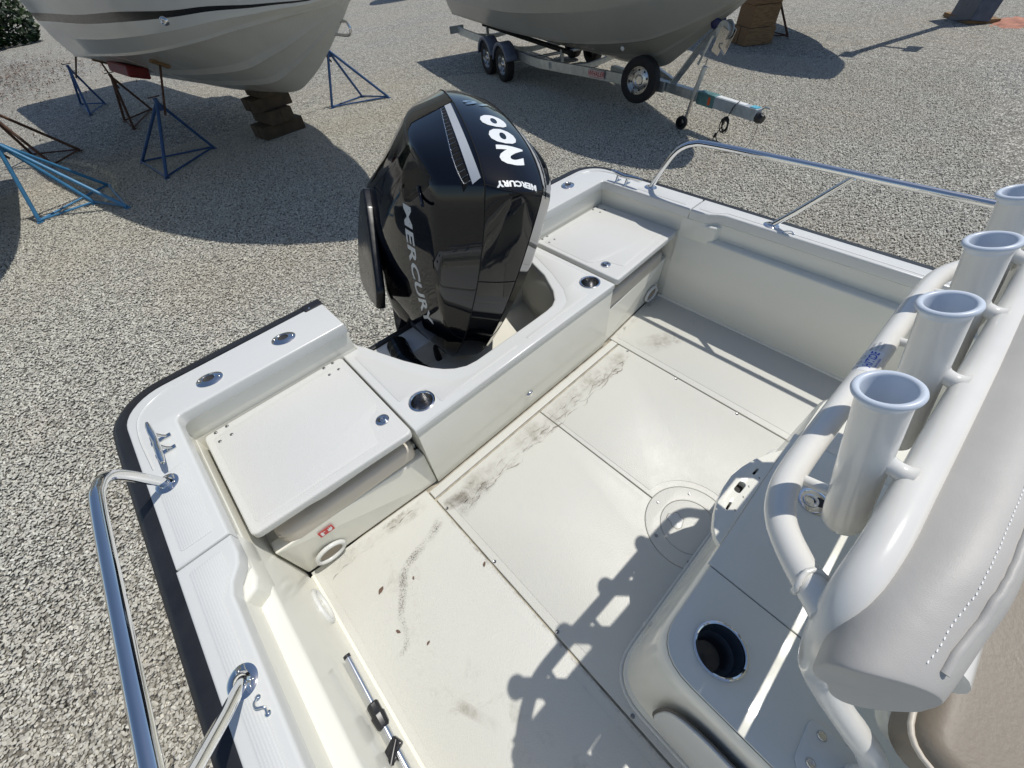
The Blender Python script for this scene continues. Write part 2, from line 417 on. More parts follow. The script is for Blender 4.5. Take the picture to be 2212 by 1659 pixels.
# gunwale outline pieces (starboard is -x); the joint is at y = .83
outer_corner = [(-1.276, .832), (-1.276, 1.40)] + [(-1.276 + .14 * (1 - math.cos(t)), 1.44 + .135 * math.sin(t)) for t in [R(a) for a in range(0, 91, 10)]]
def gun_aft(s):
    p = outer_corner + [(-.513, 1.582), (-.513, 1.376)] + rounded([(-.6, 1.376), (-1.142, 1.376), (-1.142, .9)], [0, .025, 0], 4)[1:-1] + [(-1.142, .832)]
    return p if s < 0 else mir(p)
def gun_fwd(s):
    p = [(-1.283, YF), (-1.278, .828), (-1.142, .828)] + [(-1.142, .765), (-1.150, .735), (-1.176, .70), (-1.185, .67), (-1.189, .2), (-1.193, YF)]
    return p if s < 0 else mir(p)
for s in (-1, 1):
    plate('gunwale', gun_aft(s), .505, .555, GELW, B, bevel=.008, seg=3)
    plate('gunwale', gun_fwd(s), .505, .555, GELW, B, bevel=.008, seg=3)
    # liner under the gunwale
    q = [(-1.262, YF), (-1.262, 1.40), (-1.15, 1.56), (-.515, 1.565), (-.515, 1.386), (-1.160, 1.386), (-1.163, .858), (-1.1452, .858), (-1.1452, .79), (-1.148, .74), (-1.176, .705), (-1.188, .67), (-1.192, .2), (-1.197, YF)]
    plate('cockpit_liner', q if s < 0 else mir(q), .418, .507, GEL, B, bevel=.004)
    q = [(-1.25, YF), (-1.25, 1.40), (-1.16, 1.55), (-.515, 1.56), (-.515, 1.386), (-1.158, 1.386), (-1.160, .86), (-1.147, .86), (-1.147, YF)]
    plate('cockpit_liner', q if s < 0 else mir(q), -.02, .428, GEL, B, bevel=.012, seg=3)
    # end of the side pocket: a sloping cheek
    q = [(-1.25, .85), (-1.1458, .85), (-1.1458, .705), (-1.158, .678), (-1.195, .662), (-1.25, .66)]
    plate('pocket_cheek', q if s < 0 else mir(q), .40, .500, GEL, B, bevel=.012, seg=3)
    # moulded non-skid panels
    for poly in ([(-1.252, .87), (-1.252, 1.10), (-1.235, 1.15), (-1.168, 1.17), (-1.168, .87)],
                 [(-1.252, .80), (-1.17, .80), (-1.17, .73), (-1.208, .67), (-1.212, .2), (-1.216, YF), (-1.258, YF)]):
        plate('nonskid_panel', rounded(poly if s < 0 else mir(poly), .012, 4), .5545, .5565, GRIP, B, bevel=.0008, seg=1)
    # faint moulded groove rim round the corner
    gr = [(-1.245, 1.20), (-1.25, 1.38), (-1.225, 1.48), (-1.14, 1.535), (-1.05, 1.545)]
    MB().tube(catmull([(x * (1 if s < 0 else -1), y, .5545) for x, y in gr], 5), .003, 6).build('moulded_ridge', GELW, B, smooth=60)
    # rub rail: black D section along the side and round the corner
    path = [(-1.290, YF), (-1.287, 0), (-1.285, .8), (-1.284, 1.40)] + [(-1.284 + .146 * (1 - math.cos(R(a))), 1.44 + .150 * math.sin(R(a))) for a in range(10, 91, 10)] + [(-.9, 1.594), (-.585, 1.592)]
    path = [(x * (1 if s < 0 else -1), y) for x, y in path]
    mb = MB(); prof = [(-.012, .053), (.020, .052), (.036, .044), (.048, .022), (.050, .0), (.044, -.026), (.022, -.046), (-.012, -.048)]
    vs = []; n = len(prof)
    for i, p in enumerate(path):
        a = Vector(path[max(i - 1, 0)]); c = Vector(path[min(i + 1, len(path) - 1)]); t = (c - a).normalized(); nr = Vector((-t.y, t.x)) * (1 if s < 0 else -1)
        for (d, h) in prof: vs.append((p[0] + nr.x * d, p[1] + nr.y * d, .500 + h))
    fs = [(i * n + k, i * n + (k + 1) % n, (i + 1) * n + (k + 1) % n, (i + 1) * n + k) for i in range(len(path) - 1) for k in range(n)]
    fs += [tuple(range(n)), tuple(range((len(path) - 1) * n, len(path) * n))]
    mb.add(vs, fs); mb.build('rub_rail', RUB, B, smooth=50)
    # end cap of the rub rail
    sg = -1 if s < 0 else 1
    MB().box((sg * .552, 1.588, .522), (.082, .052, .075)).build('rail_end_cap', RUB, B, bevel=.008, seg=3)
    MB().lathe((sg * .568, 1.572, .560), [(.0001, .003), (.004, .002), (.005, 0)], n=10).build('screw', CHROME, B, smooth=40)

# aft rims fall down to the motor well
cut = [(-.500, 1.43), (-.478, 1.37), (-.457, 1.306), (-.408, 1.179), (-.352, 1.06), (-.32, 1.015), (-.288, .985), (-.247, .962), (-.20, .954), (-.1, .954), (.1, .954), (.22, .956), (.262, .962), (.30, .982), (.345, 1.033), (.41, 1.151), (.45, 1.28), (.485, 1.38), (.500, 1.43)]
cap_poly = [(.511, 1.43), (.511, 1.39), (.578, 1.39), (.578, .846), (-.578, .846), (-.578, 1.39), (-.511, 1.39), (-.511, 1.43)] + cut
holes = [circle((-.481, .942), .043), circle((.509, .942), .043)]
plate('transom_cap', cap_poly, .37, .405, GELW, B, holes=holes, bevel=.009, seg=4)
low_poly = [(.509, 1.56), (.509, 1.392), (.574, 1.388), (.574, .850), (-.574, .850), (-.574, 1.388), (-.509, 1.392), (-.509, 1.56), (-.495, 1.56), (-.495, 1.43)] + [(x * 1.01, y - .004) for x, y in cut[1:-1]] + [(.495, 1.43), (.495, 1.56)]
plate('transom_bulkhead', low_poly, .0, .372, GEL, B, holes=[circle((-.481, .942), .046), circle((.509, .942), .046)], bevel=.004)
plate('motor_well_floor', [(-.5, .95), (.5, .95), (.5, 1.42), (-.5, 1.42)], .03, .06, GEL, B, bevel=.004)
plate('transom_board', [(-.497, 1.40), (.497, 1.40), (.497, 1.56), (-.497, 1.56)], .0, .20, GELW, B, bevel=.008, seg=3)
MB().box((0, 1.572, .185), (.98, .03, .05)).build('transom_rub_strip', RUB, B, bevel=.006)
MB().box((0, .955, .2), (.42, .02, .3)).build('well_cable_boot', GEL, B, bevel=.006)
# grip panel on the cap, both ends
for s in (-1, 1):
    q = [(-.43, .885), (-.43, .93), (-.44, .985), (-.50, 1.0), (-.545, 1.0), (-.545, 1.35), (-.515, 1.34), (-.445, 1.13), (-.385, 1.0), (-.33, .93), (-.27, .905), (-.2, .90), (-.03, .90), (-.03, .885)]
    plate('nonskid_panel', rounded(q if s < 0 else mir(q), .01, 3), .4045, .4062, LID, B, bevel=.0007, seg=1)

# cup holders in the cap
SCREW = simple('dark_screw_head', (.25, .25, .25), .3, 1)
CUPST = simple('dull_inside_steel', (.52, .52, .52), .22, 1, var=.15, vscale=60)
def cup(x, y, z, r, depth, name='cup_holder', parent=B):
    mb = MB().lathe((x, y, z), [(r + .010, -.001), (r + .010, .002), (r + .006, .004), (r + .002, .003), (r, .0)], n=40)
    o = mb.build(name, CHROME, parent, smooth=35)
    MB().lathe((x, y, z), [(r, .0), (r - .002, -depth), (r - .008, -depth - .006), (.0001, -depth - .008)], n=40).build('steel_well', CUPST, o, smooth=35)
    MB().lathe((x, y, z - depth - .004), [(.0001, .002), (.006, .002), (.007, 0)], n=12).build('drain', DARK, o, smooth=40)
    return o
cup(-.481, .942, .405, .0405, .078); cup(.509, .942, .405, .0405, .078)

# flush gunwale rod holders
def flush_holder(x, y, ang):
    z = .555
    mb = MB().lathe((x, y, z), [(.0455, -.001), (.0455, .002), (.039, .0055), (.028, .008), (.0225, .0095), (.0200, .008)], n=32, sx=1.0, sy=.80, ang=ang)
    o = mb.build('rod_holder', CHROME, B, smooth=40)
    MB().lathe((x, y, z + .004), [(.0205, .004), (.0195, .0), (.019, -.006)], n=28, sy=.80, ang=ang).build('throat', CHROME, o, smooth=50)
    MB().lathe((x, y, z), [(.0200, .0015), (.0001, .0012)], n=28, sy=.8, ang=ang).build('dark_bore', DARK, o)
    for k in (-1, 1):
        MB().lathe((x + k * .034 * math.cos(ang), y + k * .034 * math.sin(ang), z + .0062), [(.0045, 0), (.003, .0018), (.0001, .0024)], n=10).build('screw', STEEL, o, smooth=60)
    return o
flush_holder(-1.003, 1.467, R(-25)); flush_holder(-.722, 1.475, R(-25)); flush_holder(.968, 1.49, R(25)); flush_holder(.70, 1.48, R(25))

# aft locker lids with cushions and panels beneath
def latch(x, y, z, r, parent=B, ang=0.6):
    mb = MB().lathe((x, y, z), [(r, 0), (r, .0015), (r * .93, .003), (r * .84, .0035), (r * .80, .0015), (r * .5, .0005), (.0001, .0005)], n=32)
    o = mb.build('pull_latch', CHROME, parent, smooth=35)
    m = Matrix.Translation((x, y, 0)) @ Matrix.Rotation(ang, 4, 'Z')
    plate('finger_recess', circle((-r * .38, 0), r * .36, 18), z + .0008, z + .0028, DARK, o, mtx=m)
    plate('ring_pull', circle((r * .2, 0), r * .5, 22), z + .001, z + .005, CHROME, o, holes=[circle((r * .22, 0), r * .30, 18)], bevel=.0012, mtx=m)
    return o
for s in (-1, 1):
    if s < 0: q = [(-.587, 1.379), (-1.138, 1.379), (-1.141, .882), (-.588, .842)]
    else: q = [(1.152, 1.379), (.587, 1.379), (.588, .842), (1.160, .872)]
    q = rounded(q, .022, 5)
    lid = plate('locker_lid', q, .385, .420, LID, B, bevel=.008, seg=4)
    qi = [(x * .985 - s * -.0 + (-.012 if s < 0 else .012) * 0, y) for x, y in q]
    inner = [(-.62, 1.34), (-1.10, 1.34), (-1.10, .915), (-.93, .885), (-.62, .872)]
    plate('lid_liner', rounded(inner if s < 0 else mir(inner), .06, 6), .350, .388, GELW, lid, bevel=.012, seg=3)
    rim = [(-.612, 1.345), (-1.112, 1.345), (-1.114, .91), (-.70, .885), (-.69, .93), (-.672, 1.0), (-.63, 1.02), (-.612, 1.05)]
    plate('lid_nonskid_field', rounded(rim if s < 0 else mir(rim), .02, 4), .4195, .4210, LID, lid, bevel=.0006, seg=1)
    sc = [(-1.057, 1.364), (-1.097, 1.364), (-1.057, 1.312), (-1.098, 1.312), (-.628, 1.367), (-.667, 1.367), (-.627, 1.315), (-.668, 1.315)]
    for (x, y) in sc:
        x = x if s < 0 else -x
        MB().lathe((x, y, .4205), [(.0062, -.001), (.0062, .0012), (.0045, .0028), (.0001, .0032)], n=12).build('screw', SCREW, lid, smooth=50)
    latch(-.636 if s < 0 else .656, .963, .4215, .0245, lid, R(-40))
    # locker floor and side shelf
    plate('locker_floor', [(s * .58, .93), (s * 1.16, .93), (s * 1.16, 1.385), (s * .58, 1.385)] if s > 0 else [(-1.16, .93), (-.58, .93), (-.58, 1.385), (-1.16, 1.385)], .20, .23, GEL, B, bevel=.003)
    # front panel: leans slightly, lower than the cap so that the cushion shows above it
    x0, x1 = s * .576, s * 1.152
    y0, y1 = .862, .905
    mb = MB(); zt = .235
    vs = [(x0, y0 - .004, 0), (x1, y1, 0), (x1, y1 - .012, zt + .02), (x0, y0 + .012, zt - .03), (x0, y0 + .04, 0), (x1, y1 + .04, 0), (x1, y1 + .04, zt + .02), (x0, y0 + .06, zt - .03)]
    mb.add(vs, [(0, 1, 2, 3), (4, 7, 6, 5), (3, 2, 6, 7), (0, 4, 5, 1), (0, 3, 7, 4), (1, 5, 6, 2)]); mb.build('locker_front', GEL, B, bevel=.006, seg=3)
    # cushion: a padded roll with a welt
    cq = rounded([(s * .598, .872), (s * 1.118, .892), (s * 1.112, 1.10), (s * .600, 1.10)], [.03, .05, .02, .02], 5)
    if s < 0: cq = cq[::-1]
    cush = plate('seat_cushion', cq, .222, .308, BEIGE, B, bevel=.020, seg=5, smooth=80)
    for zz_, in_ in ((.300, .012), (.287, .004)):
        MB().tube(catmull([(s * .612, .873 + in_, zz_), (s * .85, .882 + in_, zz_), (s * 1.085, .892 + in_, zz_), (s * 1.108, .912 + in_, zz_)], 5), .0022, 8).build('welt', BEIGE, cush, smooth=70)
    # cushion hinge strip
    MB().box((s * .86, .903, .214), (.5, .02, .022)).build('cushion_hinge', GEL, B, bevel=.004)
    # drain scoops
    for pos, ax in (((s * 1.045, .879, .065), 'y'), ((s * 1.146, .72, .085), 'x'))[:2 if s < 0 else 1]:
        vs = []; prof = 10
        pts = []
        for k in range(25):
            a = 2 * math.pi * k / 24
            if ax == 'y': pts.append((pos[0] + .052 * math.cos(a), pos[1] - .002, pos[2] + .040 * math.sin(a)))
            else: pts.append((pos[0], pos[1] + .062 * math.cos(a), pos[2] + .045 * math.sin(a)))
        sc_ = MB().tube(pts, .009, 10, caps=False).build('drain_scoop', GELW, B, smooth=70)
        mm = frame(pos, (1, 0, 0) if ax == 'y' else (0, 1, 0), (0, 0, 1))
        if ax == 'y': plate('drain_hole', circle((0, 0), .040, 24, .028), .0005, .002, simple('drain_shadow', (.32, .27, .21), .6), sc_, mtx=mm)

# mooring cleats
def cleat(s):
    x = s * 1.199 if s < 0 else s * 1.178
    c = empty('mooring_cleat', (0, 0, 0)); c.parent = B
    pts = [(x, 1.352, .601), (x, 1.335, .602), (x, 1.30, .598), (x, 1.275, .594), (x, 1.25, .594), (x, 1.225, .598), (x, 1.17, .602), (x, 1.152, .601)]
    MB().tube(pts, [.006, .0095, .0115, .0105, .0105, .0115, .0095, .006], 12, ry=.8).build('horn_bar', CHROME, c, smooth=70)
    for y in (1.305, 1.243):
        f = MB().box((x, y, .5575), (.058, .017, .006)).build('foot', CHROME, c, bevel=.0024, seg=3)
        MB().tube([(x - .018, y, .558), (x - .008, y, .572), (x, y, .594)], [.004, .0045, .005], 10).build('post', CHROME, c, smooth=70)
        MB().tube([(x + .018, y, .558), (x + .008, y, .572), (x, y, .594)], [.004, .0045, .005], 10).build('post', CHROME, c, smooth=70)
cleat(-1); cleat(1)

# grab rails
for s in (-1, 1):
    yb = .478 if s < 0 else .470
    path = [(s * 1.226, 1.118, .556), (s * 1.230, 1.075, .655), (s * 1.235, 1.035, .735), (s * 1.238, .995, .778), (s * 1.240, .945, .802), (s * 1.242, .88, .812), (s * 1.245, .6, .818), (s * 1.250, .1, .824), (s * 1.258, -.8, .83), (s * 1.262, YF, .83)]
    rail = MB().tube(catmull(path, 7), .0135, 20).build('grab_rail', CHROME, B, smooth=80)
    MB().tube([(s * 1.228, yb, .556), (s * 1.236, yb - .07, .64), (s * 1.247, yb - .2, .812)], .0125, 18).build('stanchion', CHROME, rail, smooth=80)
    for (x, y) in ((s * 1.226, 1.118), (s * 1.228, yb)):
        fl = MB().lathe((x, y, .5545), [(.031, 0), (.031, .002), (.027, .0045), (.018, .006), (.014, .012)], n=32, sx=1.0, sy=1.12).build('rail_flange', CHROME, rail, smooth=45)
        for k in range(3):
            a = R(90 + 120 * k)
            MB().lathe((x + .021 * math.cos(a), y + .023 * math.sin(a), .5595), [(.0042, 0), (.003, .0018), (.0001, .002)], n=10).build('screw', STEEL, fl, smooth=60)
    # small S-shaped lashing eye
    xe = s * 1.215 if s < 0 else s * 1.205; ye = .428 if s < 0 else .405
    ey = MB().tube(catmull([(xe, ye, .558), (xe - .006, ye - .008, .564), (xe - .003, ye - .02, .567), (xe + .008, ye - .028, .564), (xe + .006, ye - .040, .558)], 5), .0026, 8).build('lashing_eye', CHROME, B, smooth=80)
    for p in ((xe, ye), (xe + .006, ye - .04)):
        MB().lathe((p[0], p[1], .555), [(.007, 0), (.0065, .002), (.003, .0045), (.0001, .005)], n=12).build('eye_foot', CHROME, ey, smooth=60)

# cockpit sole: side decks and two centre hatches with a round inspection plate
plate('side_deck', [(-1.147, YF), (-.637, YF), (-.637, .858), (-1.147, .90)], -.03, 0, DECK, B, bevel=.003)
plate('side_deck', [(.637, YF), (1.147, YF), (1.147, .90), (.637, .858)], -.03, 0, DECK, B, bevel=.003)
plate('deck_substrate', [(-1.1, YF), (1.1, YF), (1.1, .89), (-1.1, .89)], -.06, -.009, simple('gutter_grime', (.40, .36, .28), .8, var=.4, vscale=20), B)
plate('hatch_gutter_lip', [(-.631, .802), (.631, .802), (.631, .842), (-.631, .842)], -.03, .003, DECK, B, bevel=.004, seg=3)
hp = [(-.630, YF), (-.003, YF), (-.003, .792), (-.630, .792)]
HC = (0, 0)
arc = [(math.cos(R(a)) * .1645, math.sin(R(a)) * .1645) for a in range(-90, 91, 6)]
left = [(-.630, YF), (-.0025, YF), (-.0025, -.1645)] + [(-x - .0, y) for x, y in arc[1:-1]] + [(-.0025, .1645), (-.0025, .792), (-.630, .792)]
for s in (-1, 1):
    h = plate('deck_hatch', left if s < 0 else mir(left), -.03, 0, DECK, B, bevel=.003)
    fld = [(-.600, YF), (-.022, YF), (-.022, -.192)] + [(-math.cos(R(a)) * .192, math.sin(R(a)) * .192) for a in range(-80, 81, 8)] + [(-.022, .192), (-.022, .765), (-.600, .765)]
    plate('hatch_nonskid_field', fld if s < 0 else mir(fld), -.001, .0016, DECK, h, bevel=.0006, seg=1)
    for y in (.73, .436, .12, -.18, -.5, -.9):
        MB().lathe((s * .6215, y, .0002), [(.0065, -.001), (.0065, .0006), (.005, .0016), (.0022, .0008), (.0001, .0006)], n=14).build('screw', SCREW, h, smooth=50)
for s in (-1, 1):
    fld = [(-1.115, YF), (-.672, YF), (-.672, .83), (-1.115, .865)]
    plate('sidedeck_nonskid_field', fld if s < 0 else mir(fld), -.001, .0014, DECK, B, bevel=.0006, seg=1)
    MB().tube([(s * 1.146, YF, .002), (s * 1.146, .88, .002)], .009, 10).build('sole_fillet', GEL, B, smooth=80)
ring = plate('inspection_ring', circle(HC, .1632, 56), -.012, .0008, DECK, B, holes=[circle(HC, .1066, 48)], bevel=.003, seg=3)
pl = plate('inspection_plate', circle(HC, .1055, 48), -.012, -.0005, DECK, ring, bevel=.002)
for a in (90, 30, -30, -90, -150, 150):
    MB().lathe((.1365 * math.cos(R(a)), .1365 * math.sin(R(a)), .0016), [(.0065, -.001), (.006, .0008), (.0045, .0016), (.0022, .0008), (.0001, .0006)], n=14).build('screw', SCREW, ring, smooth=50)
# key-shaped finger pull of the plate, a thin dark outline with its inset
key = [(-.012, .040), (.012, .044), (.016, .030), (.034, .028), (.040, .016), (.030, .0), (.034, -.014), (-.004, -.026), (-.022, -.018), (-.026, .004), (-.014, .018)]
key = [(x - .02, y + .042) for x, y in key]
plate('finger_pull_gap', rounded(key, .008, 3), -.0004, .0004, simple('grey_seam', (.40, .38, .32), .7), pl)
plate('finger_pull', rounded([((x + .02) * .90 - .02, (y - .042) * .90 + .042) for x, y in key], .007, 3), -.0002, .0010, GELW, pl, bevel=.0003, seg=1)

# small courtesy light
MB().lathe((-.012, .845, .105), [(.020, 0), (.018, .005), (.011, .008), (.0001, .009)], axis=(0, -1, .1), n=20, sx=1.1, sy=.65).build('courtesy_light', CHROME, B, smooth=60)

# fire extinguisher pictogram on the starboard locker front
m = frame((-1.002, .8800, .196), (1, -.06, 0), (0, .06, 1)) @ Matrix.Diagonal((1.05, 1.35, 1, 1))
st_ = plate('safety_sticker', rounded([(-.025, -.012), (.025, -.012), (.025, .012), (-.025, .012)], .001, 1), 0, .0008, REDD, B, mtx=m)
for nm, q in (('extinguisher_mark', [(-.019, -.009), (-.010, -.009), (-.010, .003), (-.013, .007), (-.017, .007), (-.019, .003)]),
              ('hose_mark', [(-.010, .006), (-.003, .004), (-.003, .002), (-.010, .004)]),
              ('flame_mark', [(.004, -.007), (.014, -.009), (.020, -.002), (.019, .009), (.015, .002), (.013, .009), (.009, .001), (.006, .006)])):
    plate(nm, q, .0009, .0012, WHITEP, st_, mtx=m)

# ------------------------------------------------------------------ dirt on the deck
def stain_mat(name, col, scale, lo, hi, mesh_pat=False):
    m, nt, b = new_mat(name); tc = N(nt, 'ShaderNodeTexCoord'); o = tc.outputs['Object']
    b.inputs['Base Color'].default_value = (*col, 1); b.inputs['Roughness'].default_value = .8
    n = noise(nt, scale, 8, .75, o); n.inputs['Distortion'].default_value = .5; n.inputs['Detail'].default_value = 12; n.inputs['Roughness'].default_value = .82
    r = ramp(nt, n.outputs[0], [(lo, 0.0), (hi, .85)])
    at = N(nt, 'ShaderNodeAttribute'); at.attribute_name = 'fade'
    ml = N(nt, 'ShaderNodeMath', operation='MULTIPLY'); nt.links.new(r.outputs[0], ml.inputs[0]); nt.links.new(at.outputs['Fac'], ml.inputs[1])
    nb = noise(nt, 7, 3, .6, o); rb = ramp(nt, nb.outputs[0], [(.40, .12), (.60, 1.0)])
    mb_ = N(nt, 'ShaderNodeMath', operation='MULTIPLY'); nt.links.new(ml.outputs[0], mb_.inputs[0]); nt.links.new(rb.outputs[0], mb_.inputs[1])
    src = mb_.outputs[0]
    if mesh_pat:
        v = N(nt, 'ShaderNodeTexVoronoi'); v.inputs['Scale'].default_value = 190; nt.links.new(o, v.inputs['Vector'])
        rv = ramp(nt, v.outputs['Distance'], [(.25, 1.0), (.5, .15)])
        m2 = N(nt, 'ShaderNodeMath', operation='MULTIPLY'); nt.links.new(src, m2.inputs[0]); nt.links.new(rv.outputs[0], m2.inputs[1]); src = m2.outputs[0]
    nt.links.new(src, b.inputs['Alpha']); return m
def stain(name, pts, width, mat, z=.0032):
    """a ribbon along pts whose 'fade' attribute falls to zero at both edges and ends"""
    P = catmull([Vector((x, y, z)) for x, y in pts], 6); vs = []; fade = []; fs = []
    K = 4; n = len(P)
    for i, p in enumerate(P):
        t = (P[min(i + 1, n - 1)] - P[max(i - 1, 0)]).normalized(); nr = Vector((-t.y, t.x, 0))
        wd = width(i / (n - 1)) if callable(width) else width
        for k in range(-K, K + 1):
            vs.append(p + nr * wd * k / K); e = min(1, min(i, n - 1 - i) / 3)
            fade.append((1 - (abs(k) / K) ** 2) * e)
    W = 2 * K + 1
    for i in range(n - 1):
        for k in range(W - 1): a = i * W + k; fs.append((a, a + 1, a + W + 1, a + W))
    me = bpy.data.meshes.new(name); me.from_pydata(vs, [], fs); at = me.attributes.new('fade', 'FLOAT', 'POINT'); at.data.foreach_set('value', fade); me.update()
    o = link(name, me, mat, B); o.visible_shadow = True; return o
S1 = stain_mat('grey_silt', (.36, .32, .26), 13, .40, .80)
S2 = stain_mat('dark_grime', (.21, .165, .12), 28, .47, .78)
S5 = stain_mat('tide_mark', (.20, .16, .12), 34, .28, .62)
S3 = stain_mat('tyre_scuff', (.12, .11, .10), 26, .40, .55, True)
S4 = stain_mat('faint_film', (.58, .56, .49), 7, .52, .85)
stain('dirt_stain', [(-.60, .70), (-.45, .725), (-.25, .735), (0, .735), (.25, .74), (.45, .735), (.62, .72)], lambda t: .058 + .018 * math.sin(t * 31) * math.cos(t * 13), S1)
stain('dirt_stain', [(-.61, .665), (-.50, .680), (-.30, .690), (-.05, .690), (.15, .705), (.35, .700), (.52, .685)], lambda t: .022 + .010 * math.sin(t * 47) * math.cos(t * 17), S2, .0034)
def tide(x0, x1, y0, amp, sd_, wd=.0026):
    rr = random.Random(sd_); pts = []; x = x0
    while x < x1:
        ph = (x - x0) * 21; y = y0 + amp * abs(math.sin(ph)) + amp * .8 * mn2.noise(Vector((x * 9, sd_, 0))) + rr.uniform(-.004, .004)
        pts.append((x, y)); x += rr.uniform(.010, .022)
    stain('tide_mark', pts, lambda t: wd * (1 + .8 * math.sin(t * 53)), S5, .0040)
from mathutils import noise as mn2
tide(-.56, .50, .664, .016, 3); tide(-.50, .56, .690, .014, 8, .0018); tide(-.35, .40, .722, .010, 5, .0014); tide(.05, .60, .676, .026, 11, .0016)
tide(-1.10, -.72, .815, .012, 21, .0018)
stain('dirt_stain', [(-.625, .745), (-.59, .735), (-.555, .725), (-.52, .715)], .030, S5, .0042)
stain('dirt_stain', [(-.62, .765), (-.58, .735), (-.52, .74), (-.45, .755)], .04, S2, .0036)
stain('dirt_stain', [(-.60, .69), (-.52, .68), (-.40, .69)], .035, S3, .0037)
stain('scuff_mark', [(-.654, .714), (-.735, .686), (-.813, .671), (-.883, .651), (-.931, .591), (-.978, .53), (-.997, .469), (-1.024, .439), (-1.062, .444)], lambda t: .024 - .014 * t, S3)
stain('scuff_mark', [(-.66, .70), (-.76, .68), (-.85, .665), (-.90, .64)], .007, S2, .0036)
stain('dirt_stain', [(.68, .70), (.76, .66), (.85, .62), (.92, .58)], .07, S1)
stain('dirt_stain', [(.70, .60), (.75, .64), (.82, .60), (.90, .56)], .022, S2, .0035)
stain('dirt_stain', [(-1.10, .86), (-.95, .835), (-.8, .82), (-.66, .81)], .03, S1)
stain('dirt_stain', [(-1.12, .875), (-1.0, .862), (-.85, .85), (-.645, .835)], .010, S2, .0036)
stain('dirt_stain', [(.65, .84), (.85, .85), (1.0, .86), (1.12, .87)], .014, S2, .0036)
stain('dirt_stain', [(-.642, .80), (-.642, .4), (-.642, 0), (-.642, -.5)], .006, S2, .0010)
stain('film_patch', [(-.95, .75), (-.92, .62), (-.98, .45), (-.95, .2), (-.85, -.1), (-.8, -.4)], .10, S4, .0024)
stain('film_patch', [(-.99, .22), (-.955, .14), (-.925, .06)], .018, S1, .0028)
for (x, y, a) in ((1.03, .58, .4), (.93, .30, .2), (.90, .285, .3), (.905, .12, 1.2)):
    stain('dirt_fleck', [(x, y), (x + .02 * math.cos(a), y + .02 * math.sin(a)), (x + .045 * math.cos(a), y + .045 * math.sin(a))], .004, S2, .0036)
# a few stray bits on the sole
LEAF = simple('dry_leaf', (.13, .08, .055), .8, var=.3)
for (x, y, rz, s, nm, lb) in ((-.985, .655, .5, .015, 'dry_leaf', 'brown dry leaf scrap on the cockpit sole by the locker corner'),
                              (-.875, .605, 1.1, .007, 'dry_leaf', 'tiny dark leaf crumb beside the curved scuff mark'),
                              (-1.01, .50, 2.0, .010, 'twig_scrap', 'little forked twig scrap near the lower end of the curved scuff mark'),
                              (-.955, .40, .4, .008, 'twig_scrap', 'small dark twig scrap inboard of the telescopic pole'),
                              (-.655, .455, .8, .010, 'dry_leaf', 'orange brown crumb lying in the hatch gutter')):
    q = [(-s, 0), (-s * .5, s * .35), (0, s * .55), (s * .6, s * .3), (s, 0), (s * .5, -s * .4), (-s * .3, -s * .35)]
    o = plate(nm, q, .0, .0012, LEAF); o.location = (x, y, .003); o.rotation_euler = (.1, .05, rz); tag(o, lb, 'leaf' if 'leaf' in nm else 'twig', 'bits of debris on the cockpit sole')

#@@PART2
# ------------------------------------------------------------------ leaning post behind the helm
LP = empty('leaning_post'); tag(LP, 'white leaning post with padded taupe backrest, tube frame and four rod holders', 'leaning post')
ZP = .43
def body_ring(xs, ya, yb, r, n=7):
    return rounded([(-xs, yb), (-xs, ya), (xs, ya), (xs, yb)], [.02, r, r, .02], n)
mb = MB(); lv = [(-.003, .600, -.075, .125), (.018, .600, -.075, .125), (.024, .588, -.083, .12), (.10, .580, -.083, .115), (.36, .552, -.084, .10), (.412, .548, -.086, .10), (.424, .540, -.092, .098)]
rings = [[(x, y, z) for x, y in body_ring(a, b_, -1.0, r)] for z, a, b_, r in lv]
n = len(rings[0]); vs = [p for r_ in rings for p in r_]
fs = [(i * n + k, i * n + (k + 1) % n, (i + 1) * n + (k + 1) % n, (i + 1) * n + k) for i in range(len(rings) - 1) for k in range(n)] 
mb.add(vs, fs); mb.build('storage_box', GEL, LP, smooth=45)
# thin bead of sealant round the foot, with a cable clip moulding
bd = [(x, y, .002) for x, y in body_ring(.604, -.071, -1.0, .127)]
MB().tube(bd, .006, 8, caps=False).build('sealant_bead', GELW, LP, smooth=80)
for k, (x, y) in enumerate(((-.405, -.068), (-.392, -.083))):
    MB().lathe((x, y, .035), [(.009, 0), (.008, .004), (.0001, .006)], axis=(-.1, 1, .3), n=12).build('hinge_boss', GELW, LP, smooth=60)
# oval recessed door on the starboard side of the box
m = frame((-.585, -.50, .20), (0, -1, 0), (.09, 0, 1))
plate('side_door', rounded([(-.30, -.14), (.30, -.14), (.30, .13), (-.30, .13)], .11, 8), .0, .010, GELW, LP, bevel=.004, mtx=m, seg=3)
plate('door_gap', rounded([(-.306, -.146), (.306, -.146), (.306, .136), (-.306, .136)], .115, 8), .0, .003, simple('door_shadow_gap', (.12, .11, .10), .7), LP, mtx=m)
